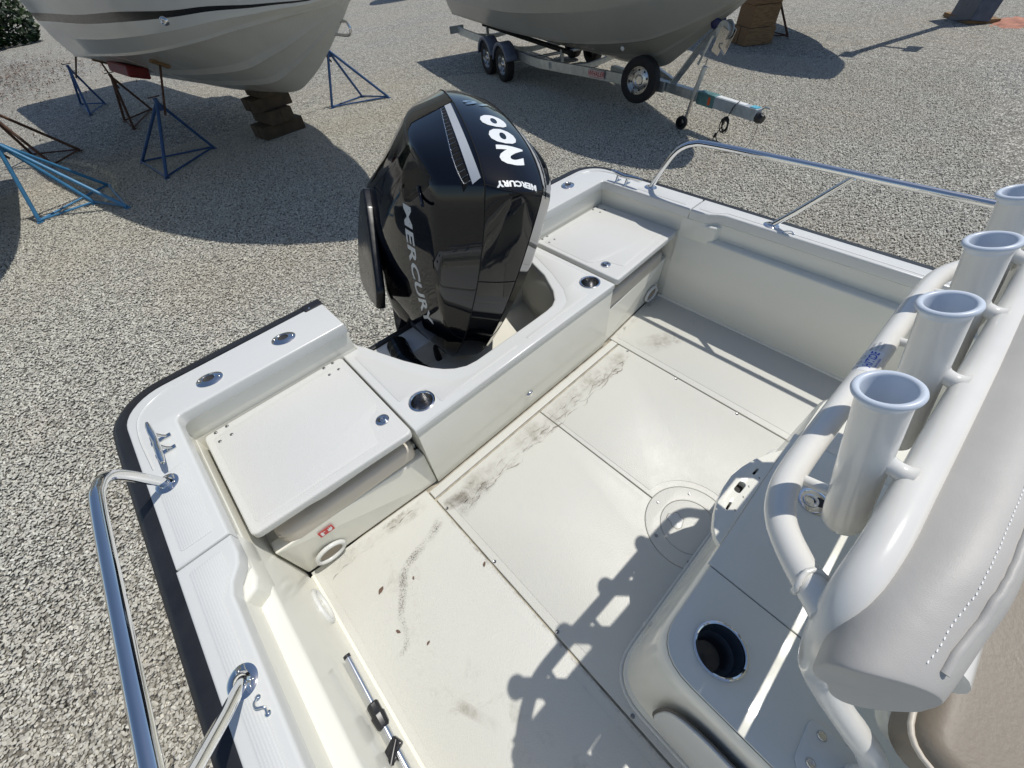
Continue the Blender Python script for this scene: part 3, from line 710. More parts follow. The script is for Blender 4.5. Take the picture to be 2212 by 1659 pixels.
# worktop: three plates with fine joints
side = [(-.2785, -1.0)] + [p for p in body_ring(.5385, -.0925, -1.0, .098) if p[0] < -.2785] + [(-.2785, -.0925)]
plate('worktop_panel', side, .421, ZP, GEL, LP, holes=[circle((-.431, -.200), .053, 36)], bevel=.0022)
plate('worktop_panel', [(.2785, -1.0), (.2785, -.078), (-.2755, -.085), (-.2755, -1.0)], .4205, ZP, GEL, LP, bevel=.0022)
plate('worktop_panel', mir(side), .421, ZP, GEL, LP, bevel=.0022)
lip = [(-.212, -.083), (-.200, -.064), (-.176, -.046), (-.14, -.030), (-.10, -.0175), (-.05, -.0095), (0, -.008), (.05, -.0165), (.10, -.031), (.15, -.053), (.185, -.074), (.192, -.079)]
def slot(cx, cy, L, W_, a): return [(cx + x * math.cos(a) - y * math.sin(a), cy + x * math.sin(a) + y * math.cos(a)) for x, y in rounded([(-L, -W_), (L, -W_), (L, W_), (-L, W_)], W_ * .98, 5)]
hl = [slot(-.018, -.043, .021, .0095, R(-2)), slot(.062, -.052, .0145, .0030, R(-4)), slot(-.094, -.0475, .0145, .0030, R(3))]
lipo = plate('rounded_lip', lip, .405, .432, GEL, LP, holes=hl, bevel=.002)
plate('slot_void', [(-.13, -.075), (.10, -.075), (.10, -.035), (-.13, -.030)], .400, .408, DARK, lipo)
for (x, y) in ((.048, -.069), (.001, -.060), (-.041, -.064), (-.094, -.066)):
    for a in (0, R(60)):
        plate('pencil_cross', slot(x, y, .0038, .0006, a), .432, .4324, simple('pencil', (.1, .1, .12), .7), lipo)
# big black cup holder with stepped well
c0 = (-.431, -.200, ZP)
cb = MB().lathe(c0, [(.0605, -.001), (.061, .003), (.059, .0065), (.0555, .0075), (.0525, .005), (.0515, -.004)], n=44).build('cup_holder', CHROME, LP, smooth=40)
MB().lathe(c0, [(.0515, .0), (.050, -.035), (.047, -.055), (.040, -.060), (.037, -.066), (.036, -.10), (.034, -.112), (.0001, -.115)], n=44).build('cup_insert', simple('satin_black_insert', (.075, .09, .105), .20), cb, smooth=35)
latch(.083, -.208, ZP + .001, .040, LP, R(120))
# frame foot plate with two screws
m = Matrix.Translation((-.465, -.425, 0)) @ Matrix.Rotation(R(2), 4, 'Z')
fp = plate('foot_plate', rounded([(-.058, -.09), (.06, -.09), (.06, .038), (-.03, .038), (-.058, .012)], .02, 5), ZP, ZP + .006, PIPE, LP, mtx=m, bevel=.002)
for (x, y) in ((-.424, -.412), (-.482, -.413)):
    MB().lathe((x, y, ZP + .006), [(.0095, 0), (.0095, .001), (.007, .004), (.003, .0035), (.0001, .0028)], n=18).build('screw', STEEL, fp, smooth=40)
# tube frame
tr = .0214
up = [(.46, -.60, .44), (.47, -.42, .68), (.49, -.28, .80), (.525, -.215, .95), (.50, -.198, 1.035), (.43, -.198, 1.068), (.25, -.192, 1.073), (.1, -.186, 1.073), (-.12, -.176, 1.073), (-.32, -.168, 1.071), (-.42, -.165, 1.066), (-.485, -.166, 1.04), (-.512, -.182, .98), (-.502, -.212, .89), (-.482, -.242, .81), (-.476, -.285, .755), (-.475, -.345, .705), (-.468, -.395, .65), (-.455, -.45, .55), (-.445, -.48, .435)]
main = MB().tube(catmull(up, 8), tr, 24).build('frame_tube', PIPE, LP, smooth=80)
lo = [(.52, -.20, 1.0), (.49, -.160, .985), (.44, -.110, .965), (.36, -.090, .958), (.16, -.082, .958), (0, -.078, .958), (-.16, -.072, .958), (-.29, -.068, .958), (-.355, -.072, .96), (-.405, -.088, .967), (-.45, -.118, .982), (-.505, -.168, 1.005)]
low = MB().tube(catmull(lo, 8), .0200, 24).build('frame_tube', PIPE, LP, smooth=80)
# weld bead where the tubes meet
for (p, q) in (((-.480, -.143, .995), .0208), ((.505, -.180, .992), .0210)):
    pts = []
    ax = Vector((-.055, -.05, .03)).normalized() if p[0] < 0 else Vector((.06, -.07, .025)).normalized()
    u = ax.orthogonal().normalized(); v = ax.cross(u)
    for k in range(33):
        a = 2 * math.pi * k / 32; rr = q + .001 * math.sin(a * 14)
        pts.append(Vector(p) + ax * (.006 * math.sin(2 * a)) + u * rr * math.cos(a) + v * rr * math.sin(a))
    MB().tube(pts, .0035, 8, caps=False).build('weld_bead', PIPE, main, smooth=80)
# four rod holders: flared liner in a tube, leaning aft at the top
tops = [(-.325, -.075, 1.183), (-.112, -.085, 1.183), (.100, -.094, 1.183), (.316, -.099, 1.183)]
for (x, y, z) in tops:
    top = Vector((x, y, z)); bot = Vector((x + .012, y - .085, z - .262)); ax = (top - bot).normalized(); Ln = (top - bot).length
    h = MB().lathe(bot, [(.0001, 0), (.018, .0), (.0240, .004), (.0262, .012), (.0268, .03), (.0268, Ln - .018), (.0272, Ln - .008)], axis=ax, n=36).build('rod_holder', PIPE, LP, smooth=50)
    prof = [(.0270, -.010), (.0285, -.006), (.0310, -.001)] + [(.0288 + .0045 * math.cos(R(a)), .0015 + .0045 * math.sin(R(a))) for a in range(-30, 181, 30)] + [(.0238, -.004), (.0225, -.02), (.0222, -.14), (.0001, -.141)]
    MB().lathe(top, prof, axis=ax, n=40).build('flared_liner', LINER, h, smooth=70)
    # weld stub to the frame tube
    zc = 1.082; t = (zc - bot.z) / (top.z - bot.z); pc = bot.lerp(top, t)
    ytube = -.177 - .042 * (x + .1)
    p1 = Vector((pc.x, pc.y - .020, zc)); p2 = Vector((pc.x, ytube + .012, 1.078)); dd_ = (p2 - p1)
    MB().tube([p1, p1 + dd_ * .2, p1 + dd_ * .5, p1 + dd_ * .8, p2], [.0155, .0120, .0112, .0125, .0175], 18).build('weld_stub', PIPE, h, smooth=80)
    zc = .975; t = (zc - bot.z) / (top.z - bot.z); pc = bot.lerp(top, t)
    MB().tube([(pc.x, pc.y + .02, zc), (pc.x, -.085, .965)], [.008, .008], 14).build('weld_stub', PIPE, h, smooth=80)

# maker's sticker wrapped round the lower tube
def tube_sticker(c, axis, radius, w_, h_, a0):
    ax = Vector(axis).normalized(); u = Vector((0, 0, 1)); u = (u - ax * u.dot(ax)).normalized(); v = ax.cross(u)
    def pos(s, t, off=0.0004):
        a = a0 - t / radius
        return Vector(c) + ax * s + (u * math.cos(a) + v * math.sin(a)) * (radius + off)
    mb = MB(); nx, ny = 8, 10; vs = [pos(-w_ / 2 + w_ * i / nx, -h_ / 2 + h_ * j / ny) for j in range(ny + 1) for i in range(nx + 1)]
    mb.add(vs, [(j * (nx + 1) + i, j * (nx + 1) + i + 1, (j + 1) * (nx + 1) + i + 1, (j + 1) * (nx + 1) + i) for j in range(ny) for i in range(nx)])
    st = mb.build('maker_sticker', simple('glossy_white_label', (.80, .80, .80), .2), low, smooth=80)
    def word(s, size, sx, sy, mat, shear=0.0, off=0.0):
        me = text_mesh(s, size, 0, off, shear)
        bm = bmesh.new(); bm.from_mesh(me); bmesh.ops.triangulate(bm, faces=bm.faces); bm.to_mesh(me); bm.free()
        for v_ in me.vertices: v_.co = pos(v_.co.x + sx, v_.co.y + sy, .0009)
        link('lettering', me, mat, st)
    BL = simple('blue_print', (.03, .08, .50), .4); GY = simple('grey_print', (.25, .27, .33), .5)
    word('HiTiDE', .0175, .002, -.004, BL, .25, .0004)
    word('www.hitide', .0062, .0, -.0145, BL)
    word('BOATING', .0062, .048, .006, GY); word('ACCESSORIES', .0055, .05, -.001, GY); word('FT PIERCE FL', .0055, .05, -.0075, GY)
    for k, sx in enumerate((-.028, -.008, .012)):
        me = plate('emblem_ring', circle((0, 0), .0046, 18), 0, .0001, GY, st, holes=[circle((0, 0), .0036, 18)])
        for v_ in me.data.vertices: v_.co = pos(v_.co.x + sx, v_.co.y + .011, .0010)
tube_sticker((.004, -.0782, .958), (1, -.025, 0), .0200, .072, .036, R(-28))

# backrest: a padded roll, back face towards the stern
def backrest():
    sec = [(-.202, 1.005), (-.187, 1.030), (-.186, 1.064), (-.200, 1.090), (-.222, 1.108), (-.245, 1.117), (-.266, 1.112), (-.284, 1.090), (-.295, 1.040), (-.299, .98), (-.296, .925), (-.282, .895), (-.262, .895), (-.243, .915), (-.228, .945), (-.214, .975)]
    cy, cz = -.262, .985
    xs = [(-.562, .90), (-.561, .955), (-.558, .985), (-.548, 1.0), (-.52, 1.0), (-.47, 1.0), (-.40, 1), (-.2, 1.0), (0, 1.0), (.2, 1.0), (.4, 1), (.5, .99), (.55, .98), (.575, .93), (.58, .88)]
    mb = MB(); vs = []; n = len(sec)
    for x, k in xs:
        for y, z in sec:
            fw = min(1, max(0, (-.20 - y) / .10)); tx = min(1, max(0, (-x - .33) / .25))
            zz = z - (.050 + .045 * fw) * tx ** 1.5 * (1 if z > .98 else .3)
            dy_ = .016 * min(1, max(0, (x + .575) / .14)) * (1 if y > -.25 else .3)
            yy = dy_ + cy + (y - cy) * (.35 + .65 * k if abs(x) > .5 else 1); zz = cz + (zz - cz) * (.55 + .45 * k)
            vs.append((x * (1 - .13 * min(1, max(0, (-.20 - y) / .13))) if x < -.45 else x, yy - .022 * (x + .1), zz + .004 * math.sin(x * 9)))
    fs = [(i * n + k, i * n + (k + 1) % n, (i + 1) * n + (k + 1) % n, (i + 1) * n + k) for i in range(len(xs) - 1) for k in range(n)] + [tuple(range(n)), tuple(range((len(xs) - 1) * n, len(xs) * n))]
    mb.add(vs, fs); o = mb.build('backrest', VINYL, LP, smooth=180)
    sb = o.modifiers.new('s', 'SUBSURF'); sb.levels = 2; sb.render_levels = 2
    return o
BR = backrest()
dg = bpy.context.evaluated_depsgraph_get(); dg.update()
ev = BR.evaluated_get(dg).to_mesh(); tree = BVHTree.FromPolygons([v.co.copy() for v in ev.vertices], [tuple(p.vertices) for p in ev.polygons]); 
def on_pad(x, y, z):
    h = tree.find_nearest(Vector((x, y, z))); return h[0], h[1]
seamp = []; stp = []
for i in range(150):
    x = -.52 + 1.02 * i / 149; tx = min(1, max(0, (-x - .33) / .25)); dz = .07 * tx ** 1.5
    a, nn_ = on_pad(x, -.268 - .022 * (x + .1), 1.13 - dz); seamp.append(a + nn_ * .001)
    a, nn_ = on_pad(x, -.243 - .022 * (x + .1), 1.13 - dz); stp.append((a, nn_))
BR.evaluated_get(dg).to_mesh_clear()
MB().tube(seamp, .0042, 8).build('piping', VINYL, BR, smooth=80)
mb = MB()
for i, (a, nn_) in enumerate(stp):
    mb.box(a + nn_ * .0002, (.0034, .0011, .0009))
tag(mb.build('stitching', simple('white_thread', (.82, .82, .80), .6), BR), kind='stuff')
# seat cushion, with rolled edge
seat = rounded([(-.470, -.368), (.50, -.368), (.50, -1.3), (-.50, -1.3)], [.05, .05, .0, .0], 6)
so_ = plate('seat_cushion', seat, .70, .80, simple('shade_dark_seat_vinyl', (.23, .195, .15), .5, var=.06, bmp=.3, bscale=120), LP, bevel=.028, seg=5, smooth=80)  # vinyl colour darkened to stand for shade falling on the seat
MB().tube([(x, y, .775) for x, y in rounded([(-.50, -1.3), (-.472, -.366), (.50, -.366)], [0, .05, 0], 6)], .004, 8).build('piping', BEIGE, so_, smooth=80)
plate('seat_base', [(x * .93, y * .98 - .01) for x, y in seat], .66, .705, GEL, LP, bevel=.01)
MB().tube([(-.40, -.319, .865), (.50, -.319, .865)], .043, 18).build('sun_block_rail', PIPE, LP, smooth=80)  # rail added under the pad to narrow the sun streak on the worktop
for x in (-.40, .40):
    MB().tube([(x, -.62, .43), (x, -.62, .67)], .022, 16).build('seat_leg', PIPE, LP, smooth=80)

# ------------------------------------------------------------------ telescopic pole on the starboard side
PO = empty('telescopic_pole'); tag(PO, 'aluminium telescopic pole with black clamps lying against the starboard inner side', 'pole')
pa, pb = Vector((-1.118, .474, .245)), Vector((-1.128, .16, .222)); d = (pb - pa).normalized()
MB().tube([pa, pa + d * .33], .0088, 18).build('inner_tube', ALU, PO, smooth=80)
MB().tube([pa + d * .16, pa + d * 1.6], .0105, 18).build('outer_tube', ALU, PO, smooth=80)
MB().tube([pa - d * .003, pa + d * .006], .0096, 18).build('end_plug', BLACKP, PO, smooth=60)
MB().tube([pa + d * .138, pa + d * .142, pa + d * .165, pa + d * .170, pa + d * .198, pa + d * .204], [.013, .0155, .0155, .0185, .0165, .0125], 10).build('clamp_sleeve', BLACKP, PO, smooth=30)
q = pa + d * .255
cl = MB().box(q + Vector((-.006, 0, .003)), (.048, .030, .022), Matrix.Rotation(.35, 3, 'Z')).build('lever_clamp', BLACKP, PO, bevel=.005, seg=3)
MB().tube([q + Vector((.012, .01, .012)), q + Vector((-.022, -.022, .016))], [.006, .009], 12).build('lever', BLACKP, cl, smooth=50)
MB().lathe(q + Vector((-.012, -.018, .012)), [(.007, 0), (.006, .005), (.0001, .006)], n=12).build('knob', BLACKP, cl, smooth=50)

# ------------------------------------------------------------------ outboard motor: steered and tilted
OB = empty('outboard_motor'); tag(OB, 'glossy black outboard motor with silver lettering, tilted and turned, on the stern', 'outboard motor')
s_, t_ = R(-28.0), R(38.5)
U = Vector((0, -math.sin(t_), math.cos(t_))); Xm = Vector((math.cos(s_), math.sin(s_) * math.cos(t_), math.sin(s_) * math.sin(t_))); Ym = U.cross(Xm)
MM = Matrix((Xm, Ym, U)).transposed().to_4x4(); MM.translation = Vector((0, 1.35, .3)); OB.matrix_world = MM

# each station: centre, raised panel edge, beside the groove, crease, then three points down the side
ST = [
 ((0, -.165, -.130), (.050, -.163, -.128), (.055, -.163, -.128), (.080, -.150, -.120), (.150, -.060, -.155), (.200, .020, -.170), (.225, .09, -.180)),
 ((0, -.215, -.030), (.058, -.214, -.028), (.063, -.213, -.028), (.092, -.195, -.020), (.175, -.075, -.070), (.232, .030, -.115), (.262, .10, -.150)),
 ((0, -.222, .060), (.060, -.221, .062), (.065, -.219, .062), (.112, -.190, .085), (.198, -.060, .035), (.258, .060, -.03), (.285, .13, -.11)),
 ((0, -.190, .240), (.063, -.190, .240), (.068, -.187, .240), (.145, -.108, .235), (.222, .010, .170), (.278, .120, .06), (.300, .19, -.08)),
 ((0, -.130, .400), (.069, -.128, .398), (.074, -.124, .397), (.175, -.040, .345), (.240, .070, .260), (.292, .175, .11), (.312, .25, -.06)),
 ((0, -.069, .536), (.076, -.066, .532), (.081, -.062, .530), (.200, .030, .450), (.255, .130, .340), (.302, .230, .16), (.320, .31, -.04)),
 ((0, .020, .700), (.088, .036, .686), (.093, .042, .683), (.216, .130, .555), (.268, .200, .420), (.310, .285, .20), (.328, .37, -.03)),
 ((0, .080, .808), (.099, .115, .775), (.104, .121, .771), (.226, .200, .632), (.276, .260, .470), (.314, .335, .23), (.332, .43, -.02)),
 ((0, .097, .826), (.102, .137, .792), (.107, .143, .788), (.228, .226, .653), (.278, .285, .490), (.316, .365, .24), (.333, .47, -.02)),
 ((0, .125, .829), (.103, .165, .797), (.108, .171, .792), (.232, .250, .656), (.280, .310, .495), (.317, .400, .245), (.333, .52, -.02)),
 ((0, .250, .810), (.103, .260, .783), (.108, .262, .778), (.247, .310, .650), (.286, .370, .490), (.318, .470, .24), (.333, .60, -.03)),
 ((0, .350, .772), (.102, .350, .750), (.107, .350, .745), (.260, .395, .622), (.290, .440, .470), (.316, .540, .23), (.330, .67, -.04)),
 ((0, .450, .724), (.099, .448, .705), (.104, .448, .700), (.263, .480, .575), (.288, .520, .440), (.308, .610, .21), (.320, .73, -.06)),
 ((0, .560, .663), (.094, .555, .648), (.099, .555, .643), (.252, .575, .520), (.272, .605, .400), (.290, .680, .18), (.300, .78, -.09)),
 ((0, .670, .590), (.085, .665, .578), (.090, .665, .573), (.220, .680, .462), (.240, .700, .350), (.258, .745, .14), (.270, .815, -.11)),
 ((0, .780, .500), (.072, .775, .490), (.077, .775, .485), (.165, .780, .400), (.190, .785, .300), (.205, .800, .10), (.220, .84, -.13)),
 ((0, .865, .410), (.052, .860, .402), (.057, .860, .398), (.105, .855, .345), (.125, .850, .250), (.135, .850, .07), (.150, .86, -.15)),
 ((0, .905, .330), (.030, .903, .325), (.033, .903, .322), (.055, .895, .290), (.065, .885, .210), (.075, .880, .05), (.080, .875, -.16)),
]
for _i in range(3, 14):
    _s = list(ST[_i]); _k = min(1, (_i - 2) / 4) * min(1, (14 - _i) / 3)
    _s[6] = (_s[6][0] + .020 * _k, _s[6][1] + .02 * _k, _s[6][2] - .03 * _k); _s[5] = (_s[5][0] + .010 * _k, _s[5][1], _s[5][2]); ST[_i] = tuple(_s)
def cowl():
    m_ = 7; NS = len(ST); vs = []; idx = {}
    for i, st in enumerate(ST):
        for j, p in enumerate(st):
            idx[(i, j, 1)] = len(vs); vs.append(p)
            if j == 0: idx[(i, j, -1)] = idx[(i, j, 1)]
            else: idx[(i, j, -1)] = len(vs); vs.append((-p[0], p[1], p[2]))
    fs = []; mi = []
    for i in range(NS - 1):
        for j in range(m_ - 1):
            for sg in (1, -1):
                a, b, c, d_ = idx[(i, j, sg)], idx[(i, j + 1, sg)], idx[(i + 1, j + 1, sg)], idx[(i + 1, j, sg)]
                fs.append((a, b, c, d_) if sg > 0 else (d_, c, b, a)); 
    # close the rear
    fs.append(tuple([idx[(NS - 1, j, 1)] for j in range(m_)] + [idx[(NS - 1, j, -1)] for j in range(m_ - 1, 0, -1)]))
    me = bpy.data.meshes.new('cowl'); me.from_pydata(vs, [], fs); me.update()
    bm = bmesh.new(); bm.from_mesh(me)
    cre = bm.edges.layers.float.new('crease_edge')
    bm.verts.ensure_lookup_table()
    def setc(i0, j0, i1, j1, c):
        for sg in (1, -1):
            e = bm.edges.get((bm.verts[idx[(i0, j0, sg)]], bm.verts[idx[(i1, j1, sg)]]))
            if e: e[cre] = c
    for i in range(NS - 1):
        setc(i, 1, i + 1, 1, .92); setc(i, 2, i + 1, 2, .92); setc(i, 3, i + 1, 3, .93 if i < 14 else .7); setc(i, 6, i + 1, 6, 1)
    for j in range(3): setc(8, j, 8, j + 1, .90)
    for j in range(6): setc(0, j, 0, j + 1, 1); setc(NS - 1, j, NS - 1, j + 1, .8)
    bmesh.ops.recalc_face_normals(bm, faces=bm.faces); bm.to_mesh(me); bm.free()
    o = link('cowl', me, COWL, OB, smooth=180)
    sb = o.modifiers.new('s', 'SUBSURF'); sb.levels = 2; sb.render_levels = 3
    return o
CW = cowl()
dg = bpy.context.evaluated_depsgraph_get(); dg.update()
ev = CW.evaluated_get(dg).to_mesh()
ctree = BVHTree.FromPolygons([v.co.copy() for v in ev.vertices], [tuple(p.vertices) for p in ev.polygons])
def wrap(me, o, xd, yd, off, parent, name, mat, n=3):
    """lay a flat mesh on the cowl: points of the plane at o go along its normal until they hit"""
    fm = frame(o, xd, yd); nz = fm.to_3x3() @ Vector((0, 0, 1))
    bm = bmesh.new(); bm.from_mesh(me); bmesh.ops.triangulate(bm, faces=bm.faces)
    for _ in range(n):
        lo_ = [e for e in bm.edges if e.calc_length() > .012]
        if lo_: bmesh.ops.subdivide_edges(bm, edges=lo_, cuts=1); bmesh.ops.triangulate(bm, faces=bm.faces)
    for v in bm.verts:
        p = fm @ Vector((v.co.x, v.co.y, 0)); h = ctree.ray_cast(p + nz * .25, -nz)
        zz_ = v.co.z
        if h[0] is None or (h[0] - p).length > .08: h = ctree.find_nearest(p)
        v.co = h[0] + h[1] * (off + zz_)
    bm.to_mesh(me); bm.free()
    return link(name, me, mat, parent)
def shape(poly, holes=()):
    o = plate('shape', poly, -.0003, .0003, None, None, holes=holes); me = o.data; bpy.data.objects.remove(o); me.materials.clear(); return me
# seams of the black cowl: thin dark gaps
GAP = simple('cowl_seam', (.0, .0, .0), .9)
def seam(pts, wd=.0022, name='cowl_seam'):
    P = catmull(pts, 6); out = []
    for p in P:
        h = ctree.find_nearest(p); out.append(h[0] + h[1] * .0002)
    MB().tube(out, wd, 6).build(name, GAP, CW, smooth=80)
for sg in (1, -1):
    seam([(sg * (st[1][0] + .0025), st[1][1], st[1][2]) for st in ST[2:17]])
    seam([(sg * .145, -.108, .235), (sg * .105, -.155, .2), (sg * .066, -.19, .215)], .0015)
seam([(-.104, .147, .782), (-.05, .118, .812), (0, .105, .820), (.05, .118, .812), (.104, .147, .782)], .0016)
seam([(-.088, .030, .675), (0, .012, .690), (.088, .030, .675)], .0001)
seam([(-.078, -.060, .530), (0, -.069, .534), (.078, -.060, .530)])
seam([(-.066, -.185, .22), (0, -.192, .22), (.066, -.185, .22)], .0014)
# lettering
nx = Vector((-1, 0, 0))
wrap(text_mesh('MERCURY', .027, .0, .0014, .0, 1.12, 1.03), (.003, .140, .822), (-1, 0, 0), (0, -1, .12), .0012, CW, 'front_lettering', WHITEP)
yd_ = Vector((0, .93, -.36))
# the power figures stand one above the other, read from the stern side
for ch, yy_, zz_ in (('2', .262, .800), ('0', .358, .768), ('0', .452, .722)):
    wrap(text_mesh(ch, .112, .0, .0058, .12 if ch == '2' else .08, 1.62), (.014, yy_, zz_), (-1, 0, 0), -yd_, .0012, CW, 'power_lettering', WHITEP)
wrap(text_mesh('V6', .062, .0, .0012, .15, 1.9, 1.1), (.012, .585, .645), (-1, 0, 0), (0, -.82, .57), .0026, CW, 'badge', CHROME)
BL_ = [(-.118, 1.388, .890), (-.122, 1.382, .863), (-.165, 1.360, .694), (-.183, 1.349, .562), (-.194, 1.330, .399), (-.196, 1.322, .35)]
TL_ = [(-.117, 1.328, .912), (-.121, 1.322, .886), (-.161, 1.302, .716), (-.179, 1.293, .587), (-.187, 1.271, .455), (-.190, 1.262, .405)]
def wrap_band(me, base, top, off, parent, name, mat):
    inv = MM.inverted(); Bp = [inv @ Vector(p) for p in base]; Tp = [inv @ Vector(p) for p in top]
    acc = [0]
    for i in range(1, len(Bp)): acc.append(acc[-1] + (Bp[i] - Bp[i - 1]).length)
    def at(P, t):
        d_ = t * acc[-1]
        for i in range(1, len(P)):
            if d_ <= acc[i] or i == len(P) - 1:
                k = (d_ - acc[i - 1]) / (acc[i] - acc[i - 1]); return P[i - 1].lerp(P[i], k)
    bm = bmesh.new(); bm.from_mesh(me); bmesh.ops.triangulate(bm, faces=bm.faces)
    xs = [v.co.x for v in bm.verts]; ys = [v.co.y for v in bm.verts]; x0, x1, y0, y1 = min(xs), max(xs), min(ys), max(ys)
    for _ in range(2):
        e_ = [e for e in bm.edges if e.calc_length() > .02]
        if e_: bmesh.ops.subdivide_edges(bm, edges=e_, cuts=1); bmesh.ops.triangulate(bm, faces=bm.faces)
    for v in bm.verts:
        t = (v.co.x - x0) / (x1 - x0); h_ = (v.co.y - y0) / (y1 - y0); p = at(Bp, t).lerp(at(Tp, t), h_)
        h = ctree.find_nearest(p); v.co = h[0] + h[1] * off
    bm.to_mesh(me); bm.free(); return link(name, me, mat, parent)
wrap_band(text_mesh('MERCURY', .10, .0, .0028, .25, 1.5, 1.05), BL_, TL_, .0010, CW, 'side_lettering', SILVER)
# starboard and port vents: silver strip with a row of slots
for sg in (-1, 1):
    a, b = Vector((sg * .118, .575, .610)), Vector((sg * .140, .165, .775))
    xd = (b - a).normalized(); yd = Vector((-sg, 0, .55)); yd = (yd - xd * yd.dot(xd)).normalized(); L_ = (b - a).length; mid = (a + b) / 2
    strip = [(-L_ / 2, -.001), (L_ / 2, .004), (L_ / 2 + .002, .034), (-L_ / 2, .022)]
    if sg > 0: pass
    v_ = wrap(shape(strip), mid, xd, yd, .0020, CW, 'vent_trim', SILVER)
    for k in range(17):
        u0 = -L_ / 2 + .012 + k * (L_ - .020) / 17; u1 = u0 + (L_ - .020) / 17 * .86
        wdt = .010 + .017 * k / 16
        q = [(u0, -.004 - wdt), (u1, -.004 - wdt), (u1, -.003), (u0, -.003)]
        wrap(shape(q), mid, xd, yd, .0011, CW, 'vent_slot', GAP, 1)
    mb = MB(); prev = []
    for k in range(18):
        u0 = -L_ / 2 + .010 + k * (L_ - .020) / 17; wdt = .012 + .017 * k / 17
        p = frame(mid, xd, yd) @ Vector((u0, -.005 - wdt, 0)); h = ctree.find_nearest(p); prev.append(h[0] + h[1] * .001)
        p2 = frame(mid, xd, yd) @ Vector((u0, -.003, 0)); h2 = ctree.find_nearest(p2); mb.tube([prev[-1], h2[0] + h2[1] * .0008], .0009, 5)
    mb.tube(prev, .0018, 6); mb.build('vent_rim', STEEL, v_, smooth=80)
# latch recess on the starboard cowl side: an oval finger grip
fm = frame((-.262, .225, .595), (0, 1, -.25), (-.35, 0, 1))
MB().tube([fm @ Vector((.045 * math.cos(R(a)), .022 * math.sin(R(a)), .004)) for a in range(190, 351, 10)], .006, 8).build('grip_lip', COWL, CW, smooth=80)
CW.evaluated_get(dg).to_mesh_clear()

# lower cowl, midsection, bracket, gearcase
low_ = MB()
def ring_(z, y0, y1, x, r=.3, n=24):
    out = []
    for k in range(n):
        a = 2 * math.pi * k / n; c, s = math.cos(a), math.sin(a); e = .55
        out.append((x * math.copysign(abs(c) ** e, c), (y0 + y1) / 2 + (y1 - y0) / 2 * math.copysign(abs(s) ** e, s), z))
    return out
def loft(rings, name, mat, par, smooth=60):
    n = len(rings[0]); vs = [p for r in rings for p in r]
    fs = [(i * n + k, i * n + (k + 1) % n, (i + 1) * n + (k + 1) % n, (i + 1) * n + k) for i in range(len(rings) - 1) for k in range(n)] + [tuple(range(n)), tuple(range((len(rings) - 1) * n, len(rings) * n))]
    return MB().add(vs, fs).build(name, mat, par, smooth=smooth)
loft([ring_(.10, .02, .84, .20), ring_(-.06, -.05, .86, .285), ring_(-.14, -.04, .84, .31), ring_(-.26, .02, .80, .30), ring_(-.36, .08, .70, .22)], 'lower_cowl', COWLM, OB)
loft([ring_(-.30, .10, .62, .17), ring_(-.50, .14, .56, .12), ring_(-.85, .18, .52, .085), ring_(-1.0, .18, .56, .07)], 'midsection', COWLM, OB)
q = [(.63, .03), (.69, -.09), (.70, -.50), (.635, -.68), (.53, -.74), (.40, -.60), (.22, -.34), (.06, -.06), (.12, .02), (.35, .04), (.52, .05)]
plate('side_chap', rounded(q, [.03, .02, .1, .1, .12, .1, .1, .02, .05, .05, .05], 5), -.012, .030, COWLM, OB, bevel=.010, seg=3, mtx=frame((-.366, 0, 0), (0, 1, 0), (0, 0, 1)))
loft([ring_(-1.0, .14, .72, .05), ring_(-1.02, .10, .80, .16), ring_(-1.035, .10, .80, .16), ring_(-1.05, .16, .66, .05), ring_(-1.2, .16, .62, .06), ring_(-1.32, .20, .56, .02), ring_(-1.5, .34, .50, .008)], 'gearcase', COWLM, OB)
MB().tube([(0, .05, -1.22), (0, .12, -1.22), (0, .25, -1.22), (0, .62, -1.22), (0, .74, -1.22)], [.01, .045, .065, .055, .045], 20).build('torpedo', COWLM, OB, smooth=70)
for k in range(3):
    a = R(120 * k); pts = [(0.02, -.03), (.10, -.07), (.17, -.03), (.165, .04), (.09, .06), (.02, .03)]
    m = Matrix.Translation((0, .72, -1.22)) @ Matrix.Rotation(a, 4, 'Y') @ Matrix.Rotation(R(35), 4, 'X')
    plate('propeller_blade', rounded(pts, .03, 3), -.003, .003, COWLM, OB, bevel=.001, mtx=m)
# mounting bracket in boat space: clamps and swivel
br = MB()
for x in (-.15, .15): br.box((x, 1.50, .15), (.035, .20, .34), Matrix.Rotation(R(-12), 3, 'X'))
ob = br.box((0, 1.50, .20), (.30, .09, .09)).build('transom_bracket', COWLM, None, bevel=.012)
ob.parent = OB; ob.matrix_parent_inverse = MM.inverted()
ob = MB().tube(catmull([(-.30, 1.50, .20), (-.345, 1.30, .215), (-.29, 1.12, .20), (-.16, 1.04, .185), (-.02, 1.03, .17), (.10, 1.08, .15)], 8), .050, 18).build('rigging_tube', COWLM, None, smooth=70)
ob.parent = OB; ob.matrix_parent_inverse = MM.inverted()
mb = MB()
for k in range(46):
    t = k / 45; P = catmull([(-.30, 1.50, .20), (-.345, 1.30, .215), (-.29, 1.12, .20), (-.16, 1.04, .185), (-.02, 1.03, .17), (.10, 1.08, .15)], 12); i = min(int(t * (len(P) - 1)), len(P) - 2)
    mb.tube([P[i] , P[i] + (P[i + 1] - P[i]).normalized() * .005], .0525, 16)
ob = mb.build('corrugation', COWLM, None, smooth=50); ob['kind'] = 'stuff'; ob.parent = OB; ob.matrix_parent_inverse = MM.inverted()
# pull-ring drain plug in the motor well
MB().lathe((.20, 1.02, .06), [(.03, 0), (.028, .006), (.02, .010), (.0001, .011)], n=20).build('well_drain', CHROME, B, smooth=50)

